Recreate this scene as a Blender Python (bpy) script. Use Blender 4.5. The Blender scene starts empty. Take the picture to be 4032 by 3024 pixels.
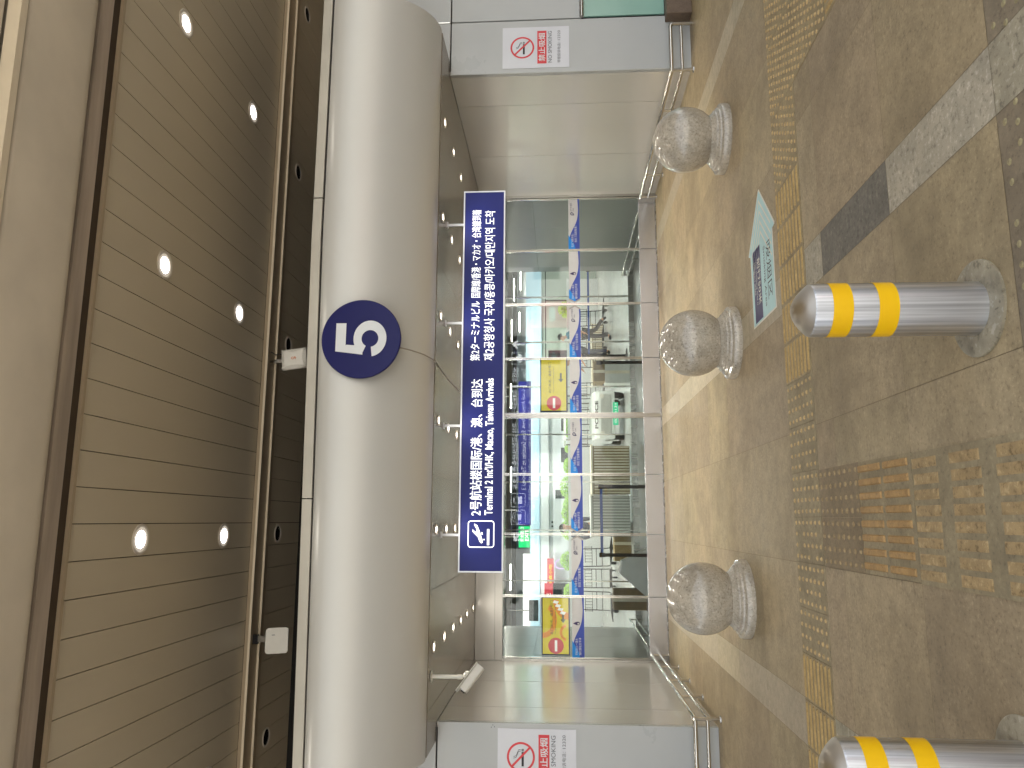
import bpy, bmesh, math, random
from mathutils import Vector, Matrix
rnd = random.Random(7)
R = math.radians
K = 1.15                      # one plan unit = 1.15 m; every mesh and location is multiplied by it
SC = bpy.context.scene
COL = SC.collection

# ------------------------------------------------------------------ camera
cam = bpy.data.cameras.new('camera')
cam.sensor_fit = 'HORIZONTAL'; cam.sensor_width = 36.0
cam.lens = 36.0 * 3001.7 / 4032.0
cam.clip_start = 0.05; cam.clip_end = 2000
co = bpy.data.objects.new('camera', cam); COL.objects.link(co)
_pi, _ya, _ro = 0.062857, 0.177707, 0.00696
_f = Vector((math.sin(_ya)*math.cos(_pi), math.cos(_ya)*math.cos(_pi), math.sin(_pi)))
_r = Vector((math.cos(_ya), -math.sin(_ya), 0)); _d = _f.cross(_r)
_r2 = _r*math.cos(_ro) + _d*math.sin(_ro); _d2 = -_r*math.sin(_ro) + _d*math.cos(_ro)
_m = Matrix.Identity(4)
for _i in range(3):
    _m[_i][0] = _d2[_i]; _m[_i][1] = _r2[_i]; _m[_i][2] = -_f[_i]
_m.translation = Vector((-1.4528, -10.7025, 1.42)) * K
co.matrix_world = _m
SC.camera = co

# ------------------------------------------------------------------ sky, sun, exposure
SUN_EL, SUN_AZ = 52.0, 25.0
w = bpy.data.worlds.new("World"); SC.world = w; w.use_nodes = True
nt = w.node_tree
sky = nt.nodes.new('ShaderNodeTexSky'); sky.sky_type = 'NISHITA'; sky.sun_disc = False
sky.sun_elevation = R(SUN_EL); sky.sun_rotation = R(SUN_AZ)
sky.air_density = 1.0; sky.dust_density = 3.5; sky.ozone_density = 1.0
hs = nt.nodes.new('ShaderNodeHueSaturation'); hs.inputs['Saturation'].default_value = .34
nt.links.new(sky.outputs[0], hs.inputs['Color']); nt.links.new(hs.outputs[0], nt.nodes['Background'].inputs[0])
nt.nodes['Background'].inputs[1].default_value = 0.13
sl = bpy.data.lights.new('sun', 'SUN'); sl.energy = 3.6; sl.angle = R(0.5); sl.color = (1, 0.95, 0.88)
so = bpy.data.objects.new('sun', sl); COL.objects.link(so)
_sd = Vector((math.sin(R(SUN_AZ))*math.cos(R(SUN_EL)), math.cos(R(SUN_AZ))*math.cos(R(SUN_EL)), math.sin(R(SUN_EL))))
so.rotation_euler = _sd.to_track_quat('Z', 'Y').to_euler(); so.location = (0, 0, 40)
SC.view_settings.view_transform = 'Standard'; SC.view_settings.look = 'None'
SC.view_settings.exposure = 1.75; SC.view_settings.gamma = 1.0
SPOT_W = 7.5; LAMP_E = 11.0; HALL_E = 70.0; TEXT_E = .42

# ------------------------------------------------------------------ materials
def lin(h):
    h = h.lstrip('#'); o = []
    for i in (0, 2, 4):
        c = int(h[i:i+2], 16)/255
        o.append(c/12.92 if c <= .04045 else ((c+.055)/1.055)**2.4)
    return tuple(o)

def nmat(name):
    m = bpy.data.materials.new(name); m.use_nodes = True
    t = m.node_tree; return m, t, t.nodes['Principled BSDF']

def sock(b, n, v):
    if n in b.inputs: b.inputs[n].default_value = v

def coords(t, scale=(1, 1, 1), rnd_off=True):
    tc = t.nodes.new('ShaderNodeTexCoord'); mp = t.nodes.new('ShaderNodeMapping')
    mp.inputs['Scale'].default_value = scale
    t.links.new(tc.outputs['Object'], mp.inputs['Vector'])
    if rnd_off:
        oi = t.nodes.new('ShaderNodeObjectInfo'); ml = t.nodes.new('ShaderNodeMath'); ml.operation = 'MULTIPLY'
        ml.inputs[1].default_value = 37.0
        t.links.new(oi.outputs['Random'], ml.inputs[0]); t.links.new(ml.outputs[0], mp.inputs['Location'])
    return mp.outputs[0]

def noise(t, vec, scale, detail=3, rough=.55):
    n = t.nodes.new('ShaderNodeTexNoise'); n.inputs['Scale'].default_value = scale
    n.inputs['Detail'].default_value = detail; n.inputs['Roughness'].default_value = rough
    t.links.new(vec, n.inputs['Vector']); return n.outputs['Fac']

def ramp(t, fac, stops):
    r = t.nodes.new('ShaderNodeValToRGB'); e = r.color_ramp.elements
    while len(e) < len(stops): e.new(.5)
    for q, (p, c) in zip(e, stops):
        q.position = p; q.color = (*c, 1) if len(c) == 3 else c
    t.links.new(fac, r.inputs[0]); return r.outputs[0]

def mixc(t, a, b, fac, mode='MIX'):
    x = t.nodes.new('ShaderNodeMix'); x.data_type = 'RGBA'; x.blend_type = mode
    for s, v in ((x.inputs[0], fac), (x.inputs[6], a), (x.inputs[7], b)):
        if isinstance(v, bpy.types.NodeSocket): t.links.new(v, s)
        elif isinstance(v, (int, float)): s.default_value = v
        else: s.default_value = (*v, 1)
    return x.outputs[2]

def sc3(c, k): return tuple(min(1, x*k) for x in c)

def pbr(name, col, rough=.5, metal=0., var=.06, scale=6., stretch=(1, 1, 1), bump=0., bscale=60., rvar=.0,
        emit=0., ecol=None, coat=0., aniso=0., spec=.5):
    m, t, b = nmat(name)
    if isinstance(col, str): col = lin(col)
    sock(b, 'Roughness', rough); sock(b, 'Metallic', metal); sock(b, 'Coat Weight', coat)
    sock(b, 'Anisotropic', aniso); sock(b, 'Specular IOR Level', spec); sock(b, 'Coat Roughness', .08)
    b.inputs['Base Color'].default_value = (*col, 1)
    if var or rvar or bump:
        v = coords(t, stretch)
        n = noise(t, v, scale, 4)
        if var:
            t.links.new(ramp(t, n, [(.3, sc3(col, 1-var)), (.7, sc3(col, 1+var))]), b.inputs['Base Color'])
        if rvar:
            n2 = noise(t, v, scale*2.3, 5)
            mr = t.nodes.new('ShaderNodeMapRange'); mr.inputs[1].default_value = .3; mr.inputs[2].default_value = .7
            mr.inputs[3].default_value = max(.02, rough-rvar); mr.inputs[4].default_value = min(1, rough+rvar)
            t.links.new(n2, mr.inputs[0]); t.links.new(mr.outputs[0], b.inputs['Roughness'])
        if bump:
            bp = t.nodes.new('ShaderNodeBump'); bp.inputs['Strength'].default_value = bump; bp.inputs['Distance'].default_value = .01
            t.links.new(noise(t, v, bscale, 3), bp.inputs['Height']); t.links.new(bp.outputs[0], b.inputs['Normal'])
    if emit:
        sock(b, 'Emission Color', (*(ecol or col), 1)); sock(b, 'Emission Strength', emit)
    return m

def granite(name, base, dark, light, scale=90., rough=.55, stain=.25, stainscale=1.4, attr=False, bump=.15, spots=True, coat=0., wear=0.):
    m, t, b = nmat(name)
    base, dark, light = [lin(c) if isinstance(c, str) else c for c in (base, dark, light)]
    v = coords(t, (1, 1, 1), not attr)
    n = noise(t, v, scale, 3, .7)
    c = ramp(t, n, [(.34, dark), (.45, base), (.56, base), (.66, light)])
    n1 = noise(t, v, scale*.22, 3, .6)
    c = mixc(t, c, ramp(t, n1, [(.35, sc3(base, .72)), (.65, sc3(base, 1.22))]), .45)
    n2 = noise(t, v, stainscale, 6, .62)
    c = mixc(t, c, sc3(base, .48), ramp(t, n2, [(.48, (0, 0, 0)), (.72, (stain, stain, stain))]))
    if wear:
        n3 = noise(t, v, stainscale*2.7, 5, .6)
        c = mixc(t, c, sc3(base, 1.5), ramp(t, n3, [(.50, (0, 0, 0)), (.75, (wear,)*3)]))
    if attr:
        at = t.nodes.new('ShaderNodeVertexColor'); at.layer_name = 'slab'
        c = mixc(t, c, at.outputs[0], 1.0, 'MULTIPLY')
    if spots:
        vo = t.nodes.new('ShaderNodeTexVoronoi'); vo.inputs['Scale'].default_value = 5.5
        t.links.new(v, vo.inputs['Vector'])
        c = mixc(t, c, sc3(base, .25), ramp(t, vo.outputs['Distance'], [(.0, (.55, .55, .55)), (.075, (0, 0, 0))]))
    t.links.new(c, b.inputs['Base Color'])
    mr = t.nodes.new('ShaderNodeMapRange'); mr.inputs[3].default_value = rough-.12; mr.inputs[4].default_value = rough+.15
    t.links.new(n2, mr.inputs[0]); t.links.new(mr.outputs[0], b.inputs['Roughness'])
    bp = t.nodes.new('ShaderNodeBump'); bp.inputs['Strength'].default_value = bump; bp.inputs['Distance'].default_value = .004
    t.links.new(n, bp.inputs['Height']); t.links.new(bp.outputs[0], b.inputs['Normal'])
    sock(b, 'Coat Weight', coat); sock(b, 'Coat Roughness', .045)
    return m

def glass(name, tint=(.93, .96, .95), ior=1.5):
    m = bpy.data.materials.new(name); m.use_nodes = True; t = m.node_tree; t.nodes.clear()
    o = t.nodes.new('ShaderNodeOutputMaterial'); mx = t.nodes.new('ShaderNodeMixShader')
    tr = t.nodes.new('ShaderNodeBsdfTransparent'); tr.inputs[0].default_value = (*tint, 1)
    gl = t.nodes.new('ShaderNodeBsdfGlossy'); gl.inputs['Roughness'].default_value = .01
    fr = t.nodes.new('ShaderNodeFresnel'); fr.inputs[0].default_value = ior
    t.links.new(fr.outputs[0], mx.inputs[0]); t.links.new(tr.outputs[0], mx.inputs[1]); t.links.new(gl.outputs[0], mx.inputs[2])
    t.links.new(mx.outputs[0], o.inputs[0]); return m

MT = {}
def mk():
    MT['slab'] = granite('brown granite slabs', '#a49271', '#6c5b40', '#c6b28c', 48, .5, .68, .75, attr=True, wear=.42)
    MT['band'] = granite('pale granite band', '#b2a88f', '#60584a', '#e0d8c2', 30, .55, .35, 2.2, attr=True)
    MT['bandfar'] = granite('worn granite band', '#b6a98e', '#9c8f76', '#c9bca2', 70, .5, .25, 1.2, attr=True, spots=False)
    MT['bandstain'] = granite('stained granite band', '#787164', '#474238', '#9c9585', 36, .6, .2, 3, attr=True, spots=False)
    MT['darkslab'] = granite('dark granite slabs', '#8f8169', '#665a46', '#a5977c', 44, .5, .4, 1.5, attr=True)
    MT['joint'] = pbr('slab joint grout', '#82745b', .9, var=.2, scale=9)
    MT['tactbase'] = granite('tactile tile base', '#a5936e', '#78684b', '#bda87e', 44, .6, .5, 2.5, spots=False)
    MT['tactgrey'] = granite('dirty tactile tile base', '#a09171', '#766a51', '#b7a884', 44, .65, .5, 3, spots=False)
    MT['tactdot'] = granite('tactile stud', '#c5a875', '#a1855a', '#dcc08c', 60, .5, .3, 6, spots=False)
    MT['tactbar'] = granite('tactile bar', '#bd9f67', '#987d4c', '#d2b57a', 60, .5, .3, 6, spots=False)
    MT['tactbrown'] = granite('brown tactile stud', '#a68e65', '#7f6a49', '#c0a67b', 60, .5, .3, 6, spots=False)
    MT['tactorange'] = granite('ochre tactile bar', '#b58f58', '#8a6a3c', '#c9a468', 60, .55, .3, 8, spots=False)
    MT['tactbeige'] = granite('worn beige tactile bar', '#b3986b', '#5d4a2c', '#d9c193', 34, .6, .35, 10, spots=False)
    MT['stud'] = granite('pale stud', '#a3966f', '#857a56', '#b5a87e', 90, .5, .2, 6, spots=False)
    MT['asphalt'] = granite('asphalt', (.06, .06, .062), (.035, .035, .036), (.1, .1, .1), 60, .8, .3, .5, spots=False)
    MT['roadconc'] = granite('pale concrete road', (.34, .31, .27), (.27, .25, .22), (.41, .38, .33), 60, .8, .2, .5, spots=False)
    MT['ball'] = granite('polished speckled granite', '#b8ae9c', '#554c41', '#dfd7c6', 52, .3, .5, 3.2, bump=.02, coat=1.)
    MT['steel'] = pbr('brushed stainless steel', '#b9b7b2', .26, 1, .06, 3, (1, 1, .05), rvar=.06, aniso=.3)
    m_, t_, b_ = nmat('stainless bollard tube'); MT['steelpost'] = m_
    sock(b_, 'Metallic', 1.); sock(b_, 'Roughness', .30); sock(b_, 'Anisotropic', .9); sock(b_, 'Anisotropic Rotation', .25)
    tg = t_.nodes.new('ShaderNodeTangent'); tg.direction_type = 'RADIAL'; tg.axis = 'Z'; t_.links.new(tg.outputs[0], b_.inputs['Tangent'])
    v_ = coords(t_, (1, 1, .012)); t_.links.new(ramp(t_, noise(t_, v_, 38, 4, .7), [(.3, (.34, .34, .35)), (.7, (.88, .88, .9))]), b_.inputs['Base Color'])
    MT['chrome'] = pbr('bright steel tube', '#cfccc4', .16, 1, .04, 9)
    m_, t_, b_ = nmat('spun steel cap'); MT['dome'] = m_
    sock(b_, 'Metallic', 1.); sock(b_, 'Roughness', .36); sock(b_, 'Anisotropic', .9); b_.inputs['Base Color'].default_value = (.62, .57, .48, 1)
    tg = t_.nodes.new('ShaderNodeTangent'); tg.direction_type = 'RADIAL'; tg.axis = 'Z'; t_.links.new(tg.outputs[0], b_.inputs['Tangent'])
    MT['plate'] = granite('stained steel plate', '#a1977f', '#4a3e28', '#c9c0ad', 22, .4, .9, 7, spots=True)
    MT['clad'] = pbr('satin steel cladding', '#cbc8c1', .20, .4, .015, 1.5, (1, 1, .08))
    MT['header'] = pbr('steel header', '#b9b6b0', .25, .7, .03, 3, (.1, 1, 1))
    MT['kick'] = pbr('scuffed steel kick plate', '#cbcbce', .22, .85, .03, 2)
    MT['soffit'] = pbr('bronze grey soffit panel', '#857b6c', .24, .4, .02, 1.2)
    MT['fascia'] = pbr('satin champagne aluminium', '#c9c9c5', .36, .2, .015, .8, (1, 1, 1), rvar=.012)
    MT['cap'] = pbr('pale aluminium cap', '#bdb9ae', .4, .4, .05, 3)
    MT['white'] = pbr('white coated wall panel', '#b4b7b7', .32, 0, .03, 1.3, rvar=.06, coat=.15)
    MT['seam'] = pbr('dark seam', '#1d1a18', .8, 0, 0)
    MT['aqua'] = pbr('frosted aqua glass', '#8db8ab', .25, 0, .05, 2, coat=.4)
    MT['stone'] = granite('brown stone plinth', '#6a5949', '#4a3d31', '#80705f', 60, .5, .3, 3, spots=False)
    MT['plank'] = pbr('beige ceiling plank', '#bcb19a', .42, 0, .07, .7, (1, .4, 1), rvar=.05)
    MT['trim'] = pbr('ceiling trim', '#a3937a', .4, .1, .05, 2)
    MT['trimlight'] = pbr('pale trim edge', '#d8ccb4', .35, 0, .04, 4)
    MT['groove'] = pbr('dark brown groove', '#3d3021', .8, 0, .15, 5)
    MT['strip'] = pbr('streaked grey strip', '#a79a8c', .6, 0, .22, 1.5, (.6, 6, 1))
    MT['conc'] = pbr('painted concrete', '#cdc4b3', .75, 0, .10, 1.2, bump=.06, bscale=25)
    MT['void'] = pbr('black backing and baffle', '#141210', .9, 0, 0)
    MT['navy'] = pbr('navy sign face', '#141d66', .4, 0, .06, 1.0, spec=.3, emit=.02, ecol=(.012, .02, .2))
    MT['navyboard'] = pbr('navy board', '#12166a', .4, 0, .03, 2, emit=.05, ecol=(.008, .012, .18))
    MT['navyflat'] = pbr('navy enamel', '#0d0f58', .35, 0, .03, 2, spec=.3)
    MT['signwhite'] = pbr('white sign lettering', '#f2f4f6', .5, 0, 0, emit=TEXT_E, ecol=(.95, .98, 1))
    MT['signback'] = pbr('lit white lettering of sign back', '#f2f4f6', .5, 0, 0, emit=2.6, ecol=(.95, .98, 1))
    MT['whiteflat'] = pbr('white vinyl', '#dfe3e6', .45, 0, .03, 4)
    MT['signframe'] = pbr('sign frame aluminium', '#c9cbd0', .35, .6, .04, 5)
    MT['redvinyl'] = pbr('red vinyl', '#d8323a', .4, 0, .04, 4)
    MT['blackvinyl'] = pbr('black vinyl', '#1b1720', .5, 0, 0)
    MT['greyvinyl'] = pbr('grey vinyl', '#5b5f66', .5, 0, 0)
    MT['poster'] = pbr('white poster', '#d3d5dc', .3, 0, .03, 3, coat=.25)
    MT['banlight'] = pbr('pale banner vinyl', '#cfd0d3', .4, 0, .05, 6)
    MT['bandark'] = pbr('blue banner vinyl', '#3a4fae', .4, 0, .04, 6)
    MT['banblue'] = pbr('bright blue banner vinyl', '#158be6', .4, 0, .03, 6)
    MT['bangrey'] = pbr('grey banner edge', '#a5a19f', .4, 0, .03, 6)
    MT['scryellow'] = pbr('yellow screen', '#d8c440', .25, 0, .12, 3.5, emit=.14, ecol=lin('#e8cf3c'))
    MT['scrframe'] = pbr('dark screen frame', '#23214a', .35, 0, 0)
    MT['scrred'] = pbr('red screen disc', '#dd5560', .3, 0, .05, 3, emit=.10, ecol=lin('#e86068'))
    MT['scrtxt'] = pbr('grey screen lettering', '#6c6a4e', .4, 0, 0)
    MT['scrorange'] = pbr('orange reflection shape', '#f09a3c', .3, 0, .05, 3, emit=.12, ecol=lin('#f09a3c'))
    MT['scrwhite'] = pbr('white screen shape', '#f0eee8', .3, 0, 0, emit=.2)
    MT['yellow'] = pbr('yellow reflective tape', '#ffc600', .35, 0, .04, 10, coat=.2)
    MT['whiteplastic'] = pbr('white plastic', '#d6d4cb', .4, 0, .04, 8)
    MT['blackplastic'] = pbr('black plastic', '#121112', .4, 0, 0)
    MT['orange'] = pbr('orange emblem', '#e08a5a', .5, 0, 0)
    MT['cable'] = pbr('grey cable', '#8f887c', .5, 0, 0)
    MT['decal'] = pbr('pale aqua floor vinyl', '#b9dcdc', .45, 0, .05, 9)
    MT['decaledge'] = pbr('cream floor vinyl', '#e6e4d2', .45, 0, .04, 9)
    MT['decalnavy'] = pbr('purple navy floor vinyl', '#3a3262', .45, 0, .06, 9)
    MT['decaltext'] = pbr('dark floor lettering', '#2e2a2c', .5, 0, 0)
    MT['ring'] = pbr('downlight trim ring', '#d2cabd', .35, .3, .05, 9)
    MT['reflector'] = pbr('downlight reflector', '#d8d0c2', .3, .2, 0, emit=.12, ecol=(1, .9, .78))
    MT['lamp'] = pbr('lit lamp', '#fff2e0', .5, 0, 0, emit=LAMP_E, ecol=(1, .93, .84))
    MT['lampoff'] = pbr('unlit lamp', '#15120e', .15, .5, 0)
    MT['glass'] = glass('clear door glass'); MT['glass2'] = glass('inner screen glass', (.95, .97, .965), 1.45)
    # hall
    MT['hfloor'] = granite('pale terrazzo', '#b3b5b2', '#94968f', '#c8cac6', 50, .2, .2, 1, spots=False, bump=.0)
    MT['hwall'] = pbr('grey hall wall tile', '#a9aca6', .25, .1, .02, 1)
    MT['hceil'] = pbr('brown grey hall ceiling', '#5e574a', .5, .1, .06, 1)
    MT['kiosk'] = pbr('white kiosk wall', '#e6eef4', .4, 0, .03, 2)
    MT['kioskblue'] = pbr('pale blue kiosk fascia', '#bfe0f2', .35, 0, .03, 2, emit=.10, ecol=(.6, .85, 1))
    MT['kioskgreen'] = pbr('grey green wall panel', '#b4c0b8', .35, 0, .03, 2)
    MT['darkwin'] = pbr('dark window', '#2c3436', .15, 0, .1, 3)
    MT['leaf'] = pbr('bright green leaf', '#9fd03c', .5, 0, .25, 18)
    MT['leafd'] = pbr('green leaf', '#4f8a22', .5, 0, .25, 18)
    MT['planter'] = pbr('white planter', '#e4e8ea', .3, 0, .02, 3)
    MT['slat'] = pbr('beige slat', '#ebe2cb', .45, 0, .08, 5)
    MT['slatw'] = pbr('white slat', '#dcdeda', .4, 0, .05, 5)
    MT['darktube'] = pbr('dark trolley tube', '#2a2b2d', .35, .5, 0)
    MT['lilac'] = pbr('lilac neon tube', '#c9a6e8', .4, 0, 0, emit=.5)
    MT['carton'] = pbr('brown cardboard', '#8d7850', .8, 0, .1, 6)
    MT['belt'] = pbr('blue belt', '#1d4fa8', .5, 0, .05, 8)
    MT['hlamp'] = pbr('linear hall lamp', '#ffffff', .5, 0, 0, emit=HALL_E, ecol=(1, .94, .84))
    MT['exitgreen'] = pbr('green exit sign', '#0a9a4e', .4, 0, .03, 4, emit=.25, ecol=(.02, .55, .22))
    MT['plategreen'] = pbr('green number plate', '#1fc08a', .35, 0, .05, 8, emit=.12, ecol=(.05, .7, .4))
    MT['police'] = pbr('pale grey cart paint', '#e3e8e6', .25, 0, .04, 3, coat=.6)
    MT['redsign'] = pbr('red shop sign', '#b02a3a', .4, 0, .05, 3, emit=.10, ecol=(.6, .05, .08))
    MT['yellowtext'] = pbr('yellow lettering', '#f2d23a', .5, 0, 0, emit=.3)
    MT['tyre'] = pbr('black rubber', '#0d0d0d', .7, 0, 0)
    MT['skin'] = pbr('skin', '#b98a6c', .5, 0, .05, 9)
    MT['hairblack'] = pbr('black hair', '#191412', .5, 0, .2, 30)
    MT['hairgrey'] = pbr('grey hair', '#b9b5ac', .6, 0, .15, 30)
    MT['teal'] = pbr('teal shirt', '#1e6d86', .8, 0, .08, 12)
    MT['blackcloth'] = pbr('black cloth', '#16171b', .85, 0, .12, 12)
    MT['navycloth'] = pbr('navy cloth', '#1d2740', .85, 0, .12, 12)
    MT['creamcloth'] = pbr('cream cloth', '#cfc3a4', .85, 0, .08, 12)
    MT['pink'] = pbr('pink lightbox', '#d98b95', .4, 0, .05, 1.5, emit=.35, ecol=lin('#e08f9b'))
    MT['lbwhite'] = pbr('white lightbox band', '#dbe9ea', .4, 0, .02, 3, emit=.4, ecol=lin('#cfe6e6'))
    MT['lbgreen'] = pbr('green lettering', '#1f9a5a', .5, 0, 0, emit=.2)
    MT['render'] = pbr('white render', '#cfd2d0', .8, 0, .05, .4)
    MT['bark'] = pbr('bark', '#4a3b2c', .9, 0, .2, 8)
mk()

# ------------------------------------------------------------------ mesh building
ORG = {}
class MB:
    def __init__(s): s.v = []; s.f = []; s.m = []; s.mi = 0; s.T = None; s.c = None; s.cols = []
    def add(s, vs, fs):
        n = len(s.v)
        vs = [Vector(v) for v in vs]
        if s.T: vs = [s.T @ v for v in vs]
        s.v += vs
        for f in fs: s.f.append([n+i for i in f]); s.m.append(s.mi); s.cols.append(s.c)
        return s
    def box(s, x0, x1, y0, y1, z0, z1):
        return s.add([(x0,y0,z0),(x1,y0,z0),(x1,y1,z0),(x0,y1,z0),(x0,y0,z1),(x1,y0,z1),(x1,y1,z1),(x0,y1,z1)],
                     [(0,3,2,1),(4,5,6,7),(0,1,5,4),(1,2,6,5),(2,3,7,6),(3,0,4,7)])
    def poly(s, pts): return s.add(pts, [list(range(len(pts)))])
    def prism(s, pts, d):
        n = len(pts); d = Vector(d); a = [Vector(p) for p in pts]; b = [p+d for p in a]
        fs = [list(range(n))[::-1], list(range(n, 2*n))] + [(i, (i+1) % n, n+(i+1) % n, n+i) for i in range(n)]
        return s.add(a+b, fs)
    def lathe(s, prof, c=(0,0,0), n=40, axis='Z', cap0=True, cap1=True):
        vs = []; c = Vector(c)
        for r, h in prof:
            for i in range(n):
                a = 2*math.pi*i/n; x, y = r*math.cos(a), r*math.sin(a)
                vs.append(c + (Vector((x, y, h)) if axis == 'Z' else Vector((x, h, y)) if axis == 'Y' else Vector((h, x, y))))
        fs = []
        flip = axis == 'Y'
        for j in range(len(prof)-1):
            for i in range(n):
                q = (j*n+i, j*n+(i+1) % n, (j+1)*n+(i+1) % n, (j+1)*n+i)
                fs.append(q[::-1] if flip else q)
        if cap0 and prof[0][0] > 1e-6: fs.append(list(range(n)) if flip else list(range(n))[::-1])
        if cap1 and prof[-1][0] > 1e-6:
            k = (len(prof)-1)*n; q = list(range(k, k+n)); fs.append(q[::-1] if flip else q)
        return s.add(vs, fs)
    def tube(s, path, r, n=12, caps=True):
        P = [Vector(p) for p in path]; vs = []; fs = []; up = Vector((0, 0, 1)); prev = None
        for i, p in enumerate(P):
            t = ((P[min(i+1, len(P)-1)] - p).normalized() + (p - P[max(i-1, 0)]).normalized()).normalized()
            if prev is None:
                a = t.cross(up) if abs(t.dot(up)) < .95 else t.cross(Vector((1, 0, 0)))
            else: a = prev - t*prev.dot(t)
            a.normalize(); prev = a; b = t.cross(a)
            k = r[i] if isinstance(r, (list, tuple)) else r
            for j in range(n):
                g = 2*math.pi*j/n; vs.append(p + a*k*math.cos(g) + b*k*math.sin(g))
        for i in range(len(P)-1):
            for j in range(n): fs.append((i*n+j, (i+1)*n+j, (i+1)*n+(j+1) % n, i*n+(j+1) % n)[::-1])
        if caps: fs.append(list(range(n))); fs.append(list(range((len(P)-1)*n, len(P)*n))[::-1])
        return s.add(vs, fs)
    def build(s, name, mats, parent=None, at=None, smooth=None, bevel=0., seg=2):
        org = ORG[parent.name] if parent else Vector(at or (0, 0, 0))
        me = bpy.data.meshes.new(name)
        me.from_pydata([((v-org)*K)[:] for v in s.v], [], s.f)
        for m in (mats if isinstance(mats, (list, tuple)) else [mats]): me.materials.append(MT[m] if isinstance(m, str) else m)
        for p, i in zip(me.polygons, s.m): p.material_index = i
        if any(c is not None for c in s.cols):
            ca = me.color_attributes.new('slab', 'FLOAT_COLOR', 'CORNER')
            for p, c in zip(me.polygons, s.cols):
                for li in p.loop_indices: ca.data[li].color = (*(c or (1, 1, 1)), 1)
        me.update()
        if smooth is not None:
            for p in me.polygons: p.use_smooth = True
            me.set_sharp_from_angle(angle=R(smooth))
        o = bpy.data.objects.new(name, me); COL.objects.link(o)
        ORG[o.name] = org
        if parent: o.parent = parent
        else: o.location = org*K
        if bevel:
            b = o.modifiers.new('bevel', 'BEVEL'); b.width = bevel*K; b.segments = seg; b.limit_method = 'ANGLE'
        return o

def tag(o, label=None, cat=None, group=None, kind=None):
    if label: o['label'] = label
    if cat: o['category'] = cat
    if group: o['group'] = group
    if kind: o['kind'] = kind
    return o
def thing(name, at, label, cat, group=None, rz=0):
    o = bpy.data.objects.new(name, None); COL.objects.link(o); o.location = Vector(at)*K; o.rotation_euler.z = rz
    o.empty_display_size = .2; ORG[o.name] = Vector(at)
    return tag(o, label, cat, group)
def copy_tree(o, parent=None):
    c = o.copy(); COL.objects.link(c); c.parent = parent
    for ch in list(o.children): copy_tree(ch, c)
    return c

_tc = {}
def glyphs(s, bold):
    k = (s, bold)
    if k not in _tc:
        c = bpy.data.curves.new('lettering', 'FONT'); c.body = s; c.resolution_u = 3; c.offset = bold
        o = bpy.data.objects.new('lettering', c); me = o.to_mesh()
        vs = [(v.co.x, v.co.y) for v in me.vertices]; fs = [tuple(p.vertices) for p in me.polygons]
        o.to_mesh_clear(); bpy.data.objects.remove(o); bpy.data.curves.remove(c)
        _tc[k] = (vs, fs)
    return _tc[k]
def txt(mb, s, P, ux, uy, w=None, h=None, bold=0.):
    vs, fs = glyphs(s, bold)
    if not vs: return mb
    x0 = min(v[0] for v in vs); x1 = max(v[0] for v in vs); y0 = min(v[1] for v in vs); y1 = max(v[1] for v in vs)
    if w is None: w = h*(x1-x0)/(y1-y0)
    if h is None: h = w*(y1-y0)/(x1-x0)
    P, ux, uy = Vector(P), Vector(ux), Vector(uy)
    return mb.add([P + ux*((x-x0)/(x1-x0)*w) + uy*((y-y0)/(y1-y0)*h) for x, y in vs], fs)
FX, FZ = Vector((1, 0, 0)), Vector((0, 0, 1))          # axes of a face that looks to -Y (towards the road)
BX = Vector((-1, 0, 0))                                 # text axis of a face that looks to +Y

def rrect(cx, cy, w, h, r, n=6):
    out = []
    for sx, sy, a0 in ((1, 1, 0), (-1, 1, 90), (-1, -1, 180), (1, -1, 270)):
        for i in range(n+1):
            a = R(a0 + 90*i/n); out.append((cx+sx*(w/2-r)+r*math.cos(a), cy+sy*(h/2-r)+r*math.sin(a)))
    return out
def on_face(pts, y, ux=1): return [(p[0], y, p[1]) for p in pts]
def ringface(mb, outer, inner):
    n = len(outer); mb.add(outer+inner, [(i, (i+1) % n, n+(i+1) % n, n+i) for i in range(n)])

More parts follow.
